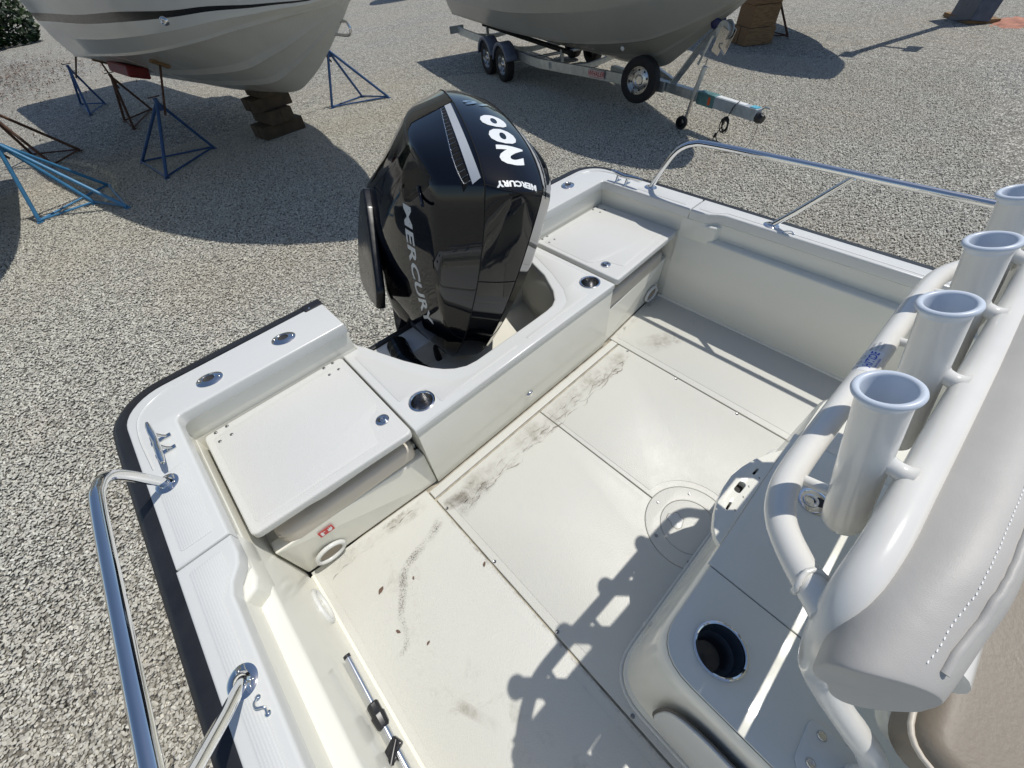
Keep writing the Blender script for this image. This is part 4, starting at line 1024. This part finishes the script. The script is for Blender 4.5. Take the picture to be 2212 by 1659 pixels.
#@@PART3
# ------------------------------------------------------------------ other boats in the yard
def hull_boat(name, loc, heading, stations, mats, bands, label, cat, deckz=True, parts=None):
    """stations: (s, [(t, z) keel .. gunwale]); bow at s=0, +s runs aft. heading rotates +s from +Y"""
    root = empty(name, loc, -heading); tag(root, label, cat)
    K = len(stations[0][1]); vs = []; fs = []; mi = []
    # refine along s with catmull
    cols = [catmull([Vector((t, s, z)) for s, t, z in [(st[0], st[1][k][0], st[1][k][1]) for st in stations]], 5) for k in range(K)]
    NS = len(cols[0]); mb = MB()
    for sg in (1, -1):
        v = [(cols[k][i].x * sg, cols[k][i].y, cols[k][i].z) for i in range(NS) for k in range(K)]
        f = [(i * K + k, i * K + k + 1, (i + 1) * K + k + 1, (i + 1) * K + k) for i in range(NS - 1) for k in range(K - 1)]
        b0 = len(mb.v); mb.v += v; mb.f += [tuple(a + b0 for a in q) for q in f]; mb.mi += [bands[k] for i in range(NS - 1) for k in range(K - 1)]
    # transom and a simple deck
    last = [(cols[k][NS - 1]) for k in range(K)]
    mb.add([(p.x, p.y, p.z) for p in last] + [(-p.x, p.y, p.z) for p in reversed(last)], [tuple(range(2 * K))], 0)
    me = bpy.data.meshes.new('hull'); me.from_pydata(mb.v, [], mb.f); me.update()
    for m_ in mats: me.materials.append(m_)
    me.polygons.foreach_set('material_index', mb.mi)
    bm = bmesh.new(); bm.from_mesh(me); bmesh.ops.remove_doubles(bm, verts=bm.verts, dist=1e-4); bmesh.ops.recalc_face_normals(bm, faces=bm.faces); bm.to_mesh(me); bm.free()
    h = link('hull', me, None, root, smooth=14)
    top = [cols[K - 1][i] for i in range(NS)]
    dv = [(p.x * .98, p.y, p.z - .04) for p in top] + [(-p.x * .98, p.y, p.z - .04) for p in top]
    df = [(i, i + 1, NS + i + 1, NS + i) for i in range(NS - 1)]
    MB().add(dv, df).build('deck', GELW, root)
    for sg in (1, -1):
        MB().tube([(p.x * sg * 1.01, p.y, p.z) for p in top[1:]], .03, 8).build('rub_rail', RUB, root, smooth=60)
    return root, h

# big cruiser on stands: keel, two strakes, chine, stripe edges, flare, gunwale (stb. side faces the camera)
def sec(s, ks, gw, gz_, cw, cz, st, sf=.34):  # stripe height above the chine
    kz = ks
    lerp = lambda a, b, t: a + (b - a) * t
    A = [(0.0, kz), (cw * .28, lerp(kz, cz, .24)), (cw * .30, lerp(kz, cz, .22)), (cw * .34, lerp(kz, cz, .31)), (cw * .56, lerp(kz, cz, .52)), (cw * .585, lerp(kz, cz, .495)), (cw * .63, lerp(kz, cz, .60)), (cw * .90, lerp(kz, cz, .88)), (cw, cz - .035), (cw + .008, cz)]
    for f, hz in ((.30, sf * .5), (.30 + sf * .6, sf), (.30 + sf * .6 + st * .6, sf + st), (.72, .60), (.78, .63), (1.0, 1.0)):
        f2 = min(1, f) if hz == 1 else min(1, f) * (.12 + .60 * min(1, s / 5))
        A.append((lerp(cw + .008, gw, f2), lerp(cz, gz_, hz)))
    return (s, A)
ST1 = [sec(0.0, 2.20, .04, 2.46, .006, 2.26, 0, .01), sec(.6, 1.95, .55, 2.46, .02, 2.0, .0, .01), sec(1.2, 1.50, .95, 2.46, .03, 1.56, .0, .01), sec(1.75, 1.04, 1.22, 2.46, .07, 1.12, .006, .02), sec(2.6, .52, 1.50, 2.46, .44, .98, .016, .06), sec(3.3, .18, 1.66, 2.46, .80, .88, .030, .11), sec(3.95, -.04, 1.76, 2.46, 1.06, .78, .038, .14),
       sec(5.0, -.15, 1.88, 2.46, 1.32, .66, .058, .175), sec(6.5, -.26, 2.02, 2.46, 1.45, .54, .055, .20), sec(8.2, -.32, 2.08, 2.46, 1.52, .44, .055, .23), sec(9.6, -.36, 2.06, 2.46, 1.54, .35, .055, .25)]
STRIPE = simple('black_boot_stripe', (.012, .013, .016), .2)
HB = simple('cruiser_gelcoat', (.70, .70, .66), .14, var=.04, vscale=.8)
HBG = simple('cruiser_bottom', (.62, .61, .56), .24, var=.09, vscale=.9)
bands = [1] * 9 + [0, 0, 2, 0, 0, 0]
bigb, bigh = hull_boat('cabin_cruiser', (2.40, 4.22, 0), R(-6.5), ST1, [HB, HBG, STRIPE], bands, 'large off-white hull with thin black stripe propped on blue stands over gravel', 'boat')
# added slab behind the big hull, out of view, only to lengthen its shadow
plate('shadow_slab', rounded([(-1.65, 9.5), (1.65, 9.5), (1.6, 14.6), (-1.6, 14.6)], [0, 0, .5, .5], 6), 1.72, 1.86, HB, bigb, bevel=.02)
for x_ in (-.9, .9): MB().tube([(x_, 9.62, .7), (x_, 12.4, 1.72)], .06, 10).build('shadow_slab_bracket', STEEL, bigb, smooth=60)
# scupper and bow eye on the big hull
def on_hull(o, pt_dir_from, pt_to):
    pass
MB().lathe((-1.42, 3.6, 1.02), [(.075, 0), (.07, .02), (.05, .03), (.042, .01), (.0001, .0)], axis=(-1, -.25, -.2), n=20, sx=1.0, sy=.6).build('scupper', CHROME, bigb, smooth=50)
pts = [(0 , 2.12, .86), (0, 1.94, .87), (0, 1.88, .80), (0, 1.96, .74), (0, 2.3, .74)]
MB().tube(catmull(pts, 5), .016, 8).build('bow_eye', CHROME, bigb, smooth=60)
MB().box((-1.12, 8.1, .14), (.34, 1.2, .18), Matrix.Rotation(R(18), 3, 'Y')).build('antifouling_patch', REDAF, bigb, bevel=.03)

_dg = bpy.context.evaluated_depsgraph_get(); _dg.update()
hull_tree = BVHTree.FromPolygons([(Matrix.Translation(bigb.location) @ Matrix.Rotation(bigb.rotation_euler.z, 4, 'Z')) @ v.co for v in bigh.data.vertices], [tuple(p.vertices) for p in bigh.data.polygons])
def jack_stand(feet, apex, head, mat, label, pad=None, name='boat_stand'):
    dv = (Vector(head) - Vector(apex)).normalized(); hit = hull_tree.ray_cast(Vector(apex), dv, 2.5)
    if hit[0] is not None:
        head = hit[0] - dv * .02; pad = hit[1] if hit[1].z > 0 else -hit[1]
    """three-legged steel stand: legs, base ties, screw post and pad"""
    c = Vector(feet[0]); root = empty(name, (apex[0], apex[1], G0)); tag(root, label, 'boat stand', 'steel stands propping the hulls')
    inv = Vector(root.location); A = Vector(apex) - inv; F = [Vector((f[0], f[1], G0 + .02)) - inv for f in feet]; H = Vector(head) - inv
    for i, f in enumerate(F):
        top = A + (f - A).normalized() * .03
        MB().tube([f, top], .026, 10).build('leg', mat, root, smooth=70)
        q = F[(i + 1) % len(F)]
        MB().tube([f + Vector((0, 0, .01)), q + Vector((0, 0, .01))], .015, 8).build('base_tie', mat, root, smooth=70)
        MB().box(f - Vector((0, 0, .012)), (.08, .08, .012)).build('foot', mat, root)
    MB().tube([A - Vector((0, 0, .12)), A + Vector((0, 0, .05))], .034, 12).build('collar', mat, root, smooth=70)
    MB().tube([A - Vector((0, 0, .2)), H], .017, 10).build('screw_post', RUST, root, smooth=70)
    MB().tube([A + Vector((-.09, 0, .07)), A + Vector((.09, 0, .07))], .008, 8).build('screw_handle', RUST, root, smooth=70)
    n_ = (H - A).normalized()
    MB().box(H, (.24, .24, .03), Vector((0, 0, 1)).rotation_difference(Vector(pad or (0, 0, 1)).normalized()).to_matrix()).build('pad', WOOD, root)
    return root
jack_stand([(-.46, 10.57), (-.33, 9.30), (.71, 10.16)], (.25, 9.9, -.05), (.62, 9.95, .40), BLUEST, 'blue stand in deep shade under the middle of the striped hull', (-.5, 0, 1))
jack_stand([(-.12, 14.1), (-.10, 13.2), (.56, 14.6)], (.15, 13.7, -.1), (.10, 13.2, .40), RUST, 'rusty dark stand in shade between the two blue stands under the striped hull', (-.5, 0, 1))
jack_stand([(-.62, 17.2), (-.60, 15.7), (-.15, 16.6)], (-.35, 16.3, -.1), (-.10, 13.75, .42), BLUEST, 'blue stand at the far aft end under the striped hull', (-.5, 0, 1))
jack_stand([(3.38, 10.46), (4.24, 10.62), (4.57, 9.98)], (3.72, 10.5, .02), (3.45, 10.45, .36), BLUEST, 'blue stand in full sun beside the stem of the striped hull', (.5, 0, 1))
jack_stand([(-2.13, 9.14), (-1.41, 9.20), (-1.07, 8.54), (-1.12, 9.84)], (-1.86, 9.35, .02), (-2.1, 9.4, .25), simple('light_blue_paint', (.05, .20, .38), .38, var=.2), 'light blue four-legged stand at the sunlit edge of the big shadow', (.5, 0, 1))
jack_stand([(-1.95, 13.2), (-1.2, 12.6), (-1.7, 12.0)], (-2.0, 12.6, .0), (-2.2, 12.6, .3), RUST, 'rusty maroon stand behind the light blue stand', (.5, 0, 1))

# timber blocking
def timber_stack(name, loc, rz, layers, label):
    r = empty(name, (loc[0], loc[1], G0), rz); tag(r, label, 'timber blocks')
    z = 0
    for n_, L, wdt, h, ax in layers:
        for k in range(n_):
            off = (k - (n_ - 1) / 2) * wdt * 1.06
            c = (0, off, z + h / 2) if ax == 'x' else (off, 0, z + h / 2)
            dd = (L, wdt, h * .985) if ax == 'x' else (wdt, L, h * .985)
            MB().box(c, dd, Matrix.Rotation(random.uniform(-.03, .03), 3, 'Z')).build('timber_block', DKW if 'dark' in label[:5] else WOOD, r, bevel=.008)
        z += h
    return r
DKW = simple('shade_dark_timber', (.07, .05, .03), .8, var=.4)  # darker copy of the timber; shade beneath the hull put into its colour
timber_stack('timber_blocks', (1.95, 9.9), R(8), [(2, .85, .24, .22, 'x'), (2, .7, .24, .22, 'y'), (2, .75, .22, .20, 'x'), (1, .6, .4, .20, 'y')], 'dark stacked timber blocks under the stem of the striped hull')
timber_stack('timber_blocks', (12.95, 5.55), R(-35), [(2, .75, .34, .34, 'x'), (1, .68, .66, .42, 'y'), (1, .7, .6, .16, 'x')], 'tan timber blocks in sun under a dark keel past the trailer winch')

# ------------------------------------------------------------------ trailer with a taupe boat on it
HT = R(18); TL = Matrix.Translation((6.23, 2.38, 0)) @ Matrix.Rotation(-HT, 4, 'Z')
def sec2(s, kz, cw, cz, kw, kz2, gw, gz_):
    L = lambda a, b, t: a + (b - a) * t
    A = [(0, kz), (cw * .45, L(kz, cz, .42)), (cw * .47, L(kz, cz, .38)), (cw * .52, L(kz, cz, .50)), (cw * .95, cz - .03), (cw, cz - .02), (cw + .01, cz + .02), (L(cw, kw, .7), L(cz, kz2, .6)), (kw, kz2), (kw + .012 * min(1, kw), kz2 + .025), (L(kw, gw, .5), L(kz2, gz_, .45)), (gw, gz_)]
    return (s, A)
ST2 = [sec2(0, 1.62, .004, 1.64, .01, 1.66, .03, 1.78), sec2(.3, 1.15, .03, 1.2, .12, 1.32, .45, 1.76), sec2(.83, .63, .10, .72, .35, .98, .78, 1.7), sec2(1.28, .33, .22, .48, .52, .83, .97, 1.64), sec2(1.78, -.03, .38, .28, .68, .70, 1.10, 1.58), sec2(2.21, -.26, .52, .16, .82, .60, 1.17, 1.53),
       sec2(3.0, -.33, .74, .06, .98, .48, 1.24, 1.47), sec2(4.2, -.34, .94, -.02, 1.10, .36, 1.28, 1.40), sec2(6, -.33, 1.04, -.05, 1.16, .25, 1.29, 1.34), sec2(8, -.32, 1.05, -.05, 1.17, .22, 1.28, 1.32), sec2(9.9, -.31, 1.03, -.05, 1.15, .22, 1.24, 1.32)]
HG = simple('taupe_gelcoat', (.33, .33, .30), .14, var=.06, vscale=.9); HGB = simple('taupe_bottom', (.29, .285, .25), .2, var=.1, vscale=.9)
tb, tbh = hull_boat('trailer_boat', (6.23, 2.38, 0), HT, ST2, [HG, HGB], [1] * 6 + [0] * 5, 'taupe grey hull resting on a twin-axle trailer', 'boat')
MB().lathe((-.62, 2.55, .02), [(.035, 0), (.033, .012), (.0001, .016)], axis=(-.8, -.3, -.5), n=16).build('through_hull', WHITEP, tb, smooth=50)

TR = empty('boat_trailer', (6.23, 2.38, 0), -HT); tag(TR, 'galvanised twin-axle boat trailer with side-mounted spare wheel and winch post', 'trailer')
def beam(pts, wdt, h, name, mat=GALV):
    mb = MB(); P = [Vector(p) for p in pts]; vs = []
    for i, p in enumerate(P):
        t = (P[min(i + 1, len(P) - 1)] - P[max(i - 1, 0)]).normalized(); nr = Vector((-t.y, t.x, 0)).normalized()
        for a, b_ in ((-1, -1), (1, -1), (1, 1), (-1, 1)): vs.append(p + nr * wdt / 2 * a + Vector((0, 0, h / 2 * b_)))
    fs = [(i * 4 + k, i * 4 + (k + 1) % 4, (i + 1) * 4 + (k + 1) % 4, (i + 1) * 4 + k) for i in range(len(P) - 1) for k in range(4)] + [(0, 1, 2, 3), tuple(range(len(P) * 4 - 4, len(P) * 4))]
    return mb.add(vs, fs).build(name, mat, TR, smooth=20)
for sg in (-1, 1):
    P = catmull([(sg * .97, 9.7, -.40), (sg * .97, 7.0, -.42), (sg * .97, 5.2, -.46), (sg * .90, 4.5, -.45), (sg * .62, 3.5, -.45), (sg * .10, 1.95, -.49)], 6)
    beam(P, .055, .155, 'side_rail')
    for k, sx in enumerate((6.12, 7.02)):
        # wheel with steel spoke rim and mudguard
        c = (sg * 1.20, sx, -.615)
        tyre = [(.195, -.085), (.235, -.10), (.30, -.098), (.325, -.082), (.33, -.05), (.33, .05), (.325, .082), (.30, .098), (.235, .10), (.195, .085)]
        wh = empty('wheel', (0, 0, 0)); wh.parent = TR
        MB().lathe(c, tyre, axis=(sg, 0, 0), n=40).build('tyre', TYRE, wh, smooth=40)
        MB().lathe(c, [(.197, .088), (.192, .06), (.182, .03), (.17, .035), (.085, .052), (.07, .04), (.06, .075), (.045, .09), (.0001, .092)], axis=(sg, 0, 0), n=32).build('rim', STEEL, wh, smooth=35)
        for a in range(8):
            an = R(45 * a); MB().lathe((c[0] + sg * .050, c[1] + .13 * math.cos(an), c[2] + .13 * math.sin(an)), [(.020, .0), (.0001, .0015)], axis=(sg, 0, 0), n=10).build('rim_slot', DARK, wh)
        arcp = [(sg * 1.20, sx + .42 * math.cos(R(a)), -.615 + .40 * math.sin(R(a))) for a in range(8, 173, 12)]
        vs = []; 
        for p in arcp:
            for dx in (-.135, .135): vs.append((p[0] + dx, p[1], p[2]))
        n_ = len(arcp); outer_x = sg * 1.335
        fs = [(2 * i, 2 * i + 1, 2 * i + 3, 2 * i + 2) for i in range(n_ - 1)]
        mb = MB().add(vs, fs)
        fl = []
        for i, a in enumerate(range(8, 173, 12)):
            fl.append((outer_x, sx + .42 * math.cos(R(a)), -.615 + .40 * math.sin(R(a)))); fl.append((outer_x, sx + .345 * math.cos(R(a)), -.615 + .335 * math.sin(R(a))))
        mb.add(fl, [(2 * i, 2 * i + 1, 2 * i + 3, 2 * i + 2) for i in range(n_ - 1)])
        mg = mb.build('mudguard', simple('blue_grey_mudguard', (.17, .20, .27), .4, .2, var=.15) if sg < 0 and k == 0 else bpy.data.materials['blue_grey_mudguard'], TR, smooth=30)
        so2 = mg.modifiers.new('t', 'SOLIDIFY'); so2.thickness = .006
    MB().tube([(sg * 1.1, 6.12, -.615), (-sg * .2, 6.12, -.60)], .03, 8).build('axle', GALV, TR, smooth=60)
    MB().tube([(sg * 1.1, 7.02, -.615), (-sg * .2, 7.02, -.60)], .03, 8).build('axle', GALV, TR, smooth=60)
    # bunks
    beam([(sg * .55, 8.8, -.24), (sg * .55, 4.3, -.27)], .10, .06, 'bunk', simple('black_carpet', (.02, .02, .02), .95) if sg < 0 else bpy.data.materials['black_carpet'])
    for y in (4.6, 8.5): MB().box((sg * .58, y, -.36), (.06, .06, .22)).build('bunk_bracket', GALV, TR)
    MB().box((sg * 1.0, 9.75, -.38), (.42, .03, .16)).build('tail_board', GALV, TR)
for y in (4.5, 6.9, 9.3):
    P = catmull([(-.96, y, -.44), (-.5, y, -.53), (0, y, -.58), (.5, y, -.53), (.96, y, -.44)], 4)
    beam([(p.x, p.y, p.z) for p in P], .07, .09, 'cross_member')
beam([(0, 2.6, -.50), (0, .62, -.50)], .10, .13, 'tongue')
beam([(0, 3.6, -.50), (0, 2.4, -.50)], .10, .11, 'tongue')
sl = MB().box((0, 1.02, -.50), (.135, .36, .165)).build('brake_collar', simple('teal_stained_steel', (.12, .25, .25), .5, .4, var=.4), TR, bevel=.008)
MB().box((-.07, .93, -.50), (.006, .045, .10)).build('reflector', ORANGE, sl, bevel=.002)
cp = MB().box((0, .44, -.50), (.125, .80, .15)).build('coupler_body', simple('worn_grey_paint', (.42, .47, .50), .45, .3, var=.2), TR, bevel=.01)
MB().box((0, .55, -.423), (.085, .55, .006)).build('top_plate', WHITEP, cp)
MB().box((0, .12, -.421), (.10, .12, .012)).build('blue_cover', simple('light_blue_cover', (.12, .45, .60), .4), cp, bevel=.004)
MB().tube([(0, .10, -.52), (0, .0, -.53), (0, -.06, -.535)], [.055, .068, .05], 16).build('ball_socket', BLACKP, cp, smooth=50)
MB().tube([(0, .0, -.42), (0, -.04, -.39), (.03, -.10, -.40)], .012, 8).build('latch_lever', GALV, cp, smooth=50)
# winch post
wp = MB().tube([(0, 1.88, -.46), (0, 1.42, .10), (0, 1.14, .36)], [.062, .056, .052], 4).build('winch_post', GALV, TR)
MB().tube([(-.05, 1.35, -.10), (-.04, 1.20, .26)], .02, 8).build('post_brace', GALV, TR, smooth=60)
rl = MB().lathe((-.09, 1.20, .40), [(.0001, 0), (.05, .0), (.072, .02), (.06, .09), (.072, .16), (.05, .18), (.0001, .18)], axis=(1, 0, 0), n=18).build('bow_roller', NAVY, TR, smooth=45)
MB().lathe((-.08, 1.02, .33), [(.0001, -.0), (.06, .0), (.112, .004), (.112, .012), (.05, .014), (.05, .09), (.115, .095), (.115, .104), (.0001, .106)], axis=(1, 0, 0), n=24).build('winch_drum', GALV, TR, smooth=35)
MB().lathe((-.04, 1.02, .33), [(.05, .0), (.085, .0), (.09, .02), (.085, .05), (.05, .055)], axis=(1, 0, 0), n=20).build('strap_coil', simple('webbing', (.25, .24, .22), .9), TR, smooth=40)
MB().box((-.09, 1.0, .22), (.008, .15, .30), Matrix.Rotation(.3, 3, 'X')).build('winch_cheek', STEEL, TR)
MB().box((.05, 1.0, .22), (.008, .15, .30), Matrix.Rotation(.3, 3, 'X')).build('winch_cheek', STEEL, TR)
MB().tube([(-.10, .98, .20), (-.15, .94, .18), (-.16, .80, .10)], .009, 8).build('winch_handle', STEEL, TR, smooth=60)
# jack with its little wheel
jk = empty('tongue_jack', (0, 0, 0)); jk.parent = TR
MB().tube([(-.13, 1.12, -.08), (-.15, 1.20, -.50)], .036, 14).build('outer_tube', GALV, jk, smooth=70)
MB().tube([(-.15, 1.20, -.50), (-.16, 1.24, -.80)], .027, 14).build('inner_tube', STEEL, jk, smooth=70)
MB().tube([(-.13, 1.12, -.08), (-.128, 1.11, .02), (-.20, 1.08, .03)], .010, 8).build('crank', STEEL, jk, smooth=70)
wc = (-.20, 1.27, -.845)
MB().lathe(wc, [(.06, -.025), (.095, -.03), (.10, -.015), (.10, .015), (.095, .03), (.06, .025), (.055, .01), (.02, .012), (.018, .03), (.0001, .03)], axis=(1, .2, 0), n=26).build('wheel', TYRE, jk, smooth=40)
MB().box((-.17, 1.25, -.80), (.07, .05, .10), Matrix.Rotation(-.3, 3, 'X')).build('wheel_fork', STEEL, jk, bevel=.004)
# spare wheel on the near rail
sp = empty('spare_wheel', (0, 0, 0)); sp.parent = TR; c = (-.42, 2.22, -.385); ax = (-1, -.42, .06)
MB().lathe(c, [(.195, -.085), (.235, -.10), (.30, -.098), (.325, -.082), (.33, -.05), (.33, .05), (.325, .082), (.30, .098), (.235, .10), (.195, .085)], axis=ax, n=44).build('tyre', TYRE, sp, smooth=40)
MB().lathe(c, [(.20, .09), (.195, .075), (.185, .03), (.175, .015), (.16, .02), (.12, .045), (.08, .05), (.062, .035), (.055, .05), (.05, .05), (.0001, .05)], axis=ax, n=40).build('rim', STEEL, sp, smooth=35)
nn_ = Vector(ax).normalized(); e1 = nn_.orthogonal().normalized(); e2 = nn_.cross(e1)
for a in range(8):
    an = R(45 * a + 10); p = Vector(c) + e1 * .142 * math.cos(an) + e2 * .142 * math.sin(an) + nn_ * .0405
    MB().lathe(p, [(.016, .0), (.0001, .001)], axis=ax, n=10).build('rim_slot', DARK, sp)
for a in range(5):
    an = R(72 * a); p = Vector(c) + e1 * .058 * math.cos(an) + e2 * .058 * math.sin(an) + nn_ * .045
    MB().lathe(p, [(.008, .0), (.008, .012), (.0001, .014)], axis=ax, n=8).build('wheel_nut', CHROME, sp)
MB().box((-.22, 2.25, -.40), (.34, .07, .06)).build('spare_carrier', GALV, TR)
# sticker on the rail ahead of the spare
a_, b_ = Vector((-.90, 4.5, -.45)), Vector((-.62, 3.5, -.45)); dd = (b_ - a_).normalized(); nr = Vector((-dd.y, dd.x, 0)); nr = nr if nr.x < 0 else -nr
mid = Vector((-.575, 3.30, -.45)) + nr * .031
m = frame(mid, dd, (0, 0, 1))
if (m.to_3x3() @ Vector((0, 0, 1))).dot(nr) < 0: m = frame(mid, -dd, (0, 0, 1))
st1 = plate('maker_plate', rounded([(-.20, -.06), (.20, -.06), (.20, .06), (-.20, .06)], .01, 2), 0, .001, simple('pink_white_label', (.62, .50, .47), .5), TR, mtx=m)
tm = text_mesh('WHALER', .105, .0003, .002, .25, .95); tm.transform(m @ Matrix.Translation((0, .004, .0018))); link('lettering', tm, simple('dark_red_print', (.42, .03, .03), .5), st1)
plate('underline', [(-.15, -.052), (.15, -.052), (.15, -.046), (-.15, -.046)], .0011, .0016, bpy.data.materials['dark_red_print'], st1, mtx=m)
# cable coil hanging from the coupler
cc = []
for k in range(120):
    a = k * .33; cc.append((-.075 + .012 * math.sin(a * .7), .50 + .06 * math.cos(a) + .02 * math.sin(a * .31), -.72 + .09 * math.sin(a) + .02 * math.cos(a * .43)))
cab = MB().tube([(0, .42, -.41), (-.05, .40, -.415), (-.075, .44, -.48), (-.075, .48, -.60)] + cc + [(-.08, .56, -.80), (-.09, .60, -.88), (-.12, .52, -.93), (-.20, .40, -.935)], .007, 6).build('wiring_cable', CABLE, TR, smooth=70)
MB().tube([(-.085, .60, -.86), (-.088, .62, -.92)], [.022, .018], 8).build('cable_plug', CABLE, cab, smooth=50)
MB().tube(catmull([(.03, .02, -.55), (.03, .0, -.70), (.0, .03, -.90), (-.25, .05, -.935), (-.45, .18, -.93), (-.52, .15, -.935)], 6), .004, 5).build('breakaway_wire', CABLE, TR, smooth=70)

# ------------------------------------------------------------------ boats mostly outside the frame, known by their undersides and shadows
ST3 = [(s, [(t * .9, z - .12) for t, z in a]) for s, a in ST1]
b3, _ = hull_boat('blocked_boat', (11.75, 2.3, .15), R(40), [(s * .62, [(t * .78, (z + .1) * .78 - .02) for t, z in a]) for s, a in ST1], [BRONZE, BRONZE, STRIPE], bands, 'dark blue hull whose keel sits on the sunlit tan timber blocks', 'boat')
ps = jack_stand([(13.9, 5.0), (14.4, 5.9), (13.5, 6.1)], (13.9, 5.6, -.1), (13.8, 5.7, .1), RUST, 'thin steel stand just behind the tan timber blocks', (0, 0, 1))
b4, _ = hull_boat('shaded_boat', (-2.72, 4.0, .1), R(-2), [(s * .8, [(t * .82, z) for t, z in a]) for s, a in ST1], [HB, HBG, STRIPE], bands, 'white hull hardly in frame, its shadow lying beside the light blue stand', 'boat')
b5, _ = hull_boat('distant_boat', (15.2, 25.6, .25), R(70), [(s * .7, [(t * .8, z) for t, z in a]) for s, a in ST1], [HB, HBG, STRIPE], bands, 'far boat hull above the frame casting a dark shadow beyond the striped hull', 'boat')
KP = empty('keel_support', (17.6, 1.9, G0)); tag(KP, 'dark slate blue steel slab standing on the gravel beside a patch of red clay', 'steel slab')
MB().box((0, 0, 1.1), (1.0, .45, 2.3), Matrix.Rotation(R(12), 3, 'Y') @ Matrix.Rotation(R(35), 3, 'Z')).build('slab', simple('slate_paint', (.09, .10, .13), .5, var=.25), KP, bevel=.02)
MB().box((0, 0, .04), (1.25, .7, .08), Matrix.Rotation(R(35), 3, 'Z')).build('foot_beam', WOOD, KP)
MB().tube([(-.1, .0, 2.1), (-3.1, .6, 4.0)], .11, 10).build('mast', ALU, KP, smooth=60)
MB().tube([(-2.3, .44, 3.5), (-2.2, -.30, 4.0)], .06, 8).build('spreader', ALU, KP, smooth=60)
MB().box((-2.15, -.34, 4.0), (.55, .28, .12)).build('cross_plate', ALU, KP, bevel=.02)
MB().box((-3.15, .62, 4.02), (.5, .3, .16)).build('head_block', ALU, KP, bevel=.02)

# red clay patch
RC = simple('red_clay', (.42, .20, .14), .95, var=.35, vscale=5, bmp=.6, bscale=12)
bm = bmesh.new(); bmesh.ops.create_grid(bm, x_segments=24, y_segments=16, size=.5)
for v in bm.verts:
    r = math.hypot(v.co.x, v.co.y) * 2; e = .85 + .3 * mn.noise(v.co * 5)
    v.co.z = max(-.05, .06 * (1 - (r / e) ** 2) + .03 * mn.noise(v.co * 14)); v.co.x *= 1.9; v.co.y *= 1.1
me = bpy.data.meshes.new('red_clay'); bm.to_mesh(me); bm.free(); o = link('red_clay', me, RC, smooth=180); o.location = (17.5, 1.0, G0 - .01); tag(o, kind='stuff')

# pale slivers imitate curved sun streaks in the shade near the light blue stand
SUN_STREAK = simple('painted_sun_streak', (.72, .68, .54), .9, var=.3)
def streak_line(pts, n_, wdt):
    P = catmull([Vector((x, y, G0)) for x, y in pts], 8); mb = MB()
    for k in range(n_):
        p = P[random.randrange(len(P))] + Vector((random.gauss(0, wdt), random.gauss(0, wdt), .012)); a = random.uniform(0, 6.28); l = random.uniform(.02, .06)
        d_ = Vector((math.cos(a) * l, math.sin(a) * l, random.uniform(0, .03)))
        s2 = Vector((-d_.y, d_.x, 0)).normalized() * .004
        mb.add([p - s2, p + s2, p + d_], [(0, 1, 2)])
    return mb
mb = streak_line([(-2.05, 12.6), (-1.7, 11.2), (-1.3, 10.4), (-1.15, 9.6), (-1.25, 9.1)], 1300, .035)
mb2 = streak_line([(-1.6, 12.3), (-1.2, 11.3), (-1.0, 10.2), (-1.12, 9.4)], 1300, .035)
mb.add(mb2.v, mb2.f); o = mb.build('painted_sun_streak', SUN_STREAK); tag(o, kind='stuff')

# bush and leaf litter at the far corner
BU = empty('leafy_bush', (-2.6, 34.5, G0)); tag(BU, 'dark green leafy bush at the top corner beyond the striped hull', 'bush')
LF, nt, b = new_mat('bush_leaf'); tc = N(nt, 'ShaderNodeTexCoord'); n1 = noise(nt, 3, 3, .6, tc.outputs['Object'])
r1 = ramp(nt, n1.outputs[0], [(.3, (.006, .014, .005)), (.6, (.02, .045, .01)), (.8, (.09, .15, .03))]); nt.links.new(r1.outputs[0], b.inputs['Base Color']); b.inputs['Roughness'].default_value = .5
mb = MB()
for k in range(9000):
    u = Vector((random.gauss(0, 1), random.gauss(0, 1), random.gauss(0, 1))).normalized() * random.uniform(.55, 1) ** .5
    cl_ = random.choice([(-1.5, 0, 1.0, 1.5), (.2, .5, 1.3, 1.4), (1.6, 1.5, 1.0, 1.3), (-3, 1, 1.2, 1.6), (-.5, 2, 1.8, 1.7)])
    p = Vector((cl_[0], cl_[1], cl_[2])) + u * cl_[3]
    if p.z < .05: continue
    a = Vector((random.gauss(0, 1), random.gauss(0, 1), random.gauss(0, .6))).normalized() * random.uniform(.09, .20); bb = a.orthogonal().normalized() * random.uniform(.05, .09)
    mb.add([p - a, p + bb, p + a, p - bb], [(0, 1, 2, 3)])
fo = mb.build('foliage', LF, BU); fo['kind'] = 'stuff'
for k in range(5):
    MB().tube([(k * .8 - 2.4, .5, 0), (k * .7 - 2.2, .6, .8), (k * .8 - 2.5, .4, 1.6)], [.05, .035, .015], 6).build('stem', simple('bark', (.10, .07, .05), .9), BU, smooth=60)
mb = MB()
for k in range(2600):
    p = Vector((random.gauss(-2.6, 1.5), random.gauss(25, 3.0), G0 + random.uniform(.0, .05))); a = random.uniform(0, 6.28); l = random.uniform(.04, .16)
    d_ = Vector((math.cos(a) * l, math.sin(a) * l, random.uniform(0, .05))); s2 = Vector((-d_.y, d_.x, 0)).normalized() * .02
    mb.add([p - s2, p + s2, p + d_ + s2 * .4, p + d_ - s2 * .4], [(0, 1, 2, 3)])
o = mb.build('leaf_litter', simple('brown_litter', (.13, .085, .06), .9, var=.4)); tag(o, kind='stuff')
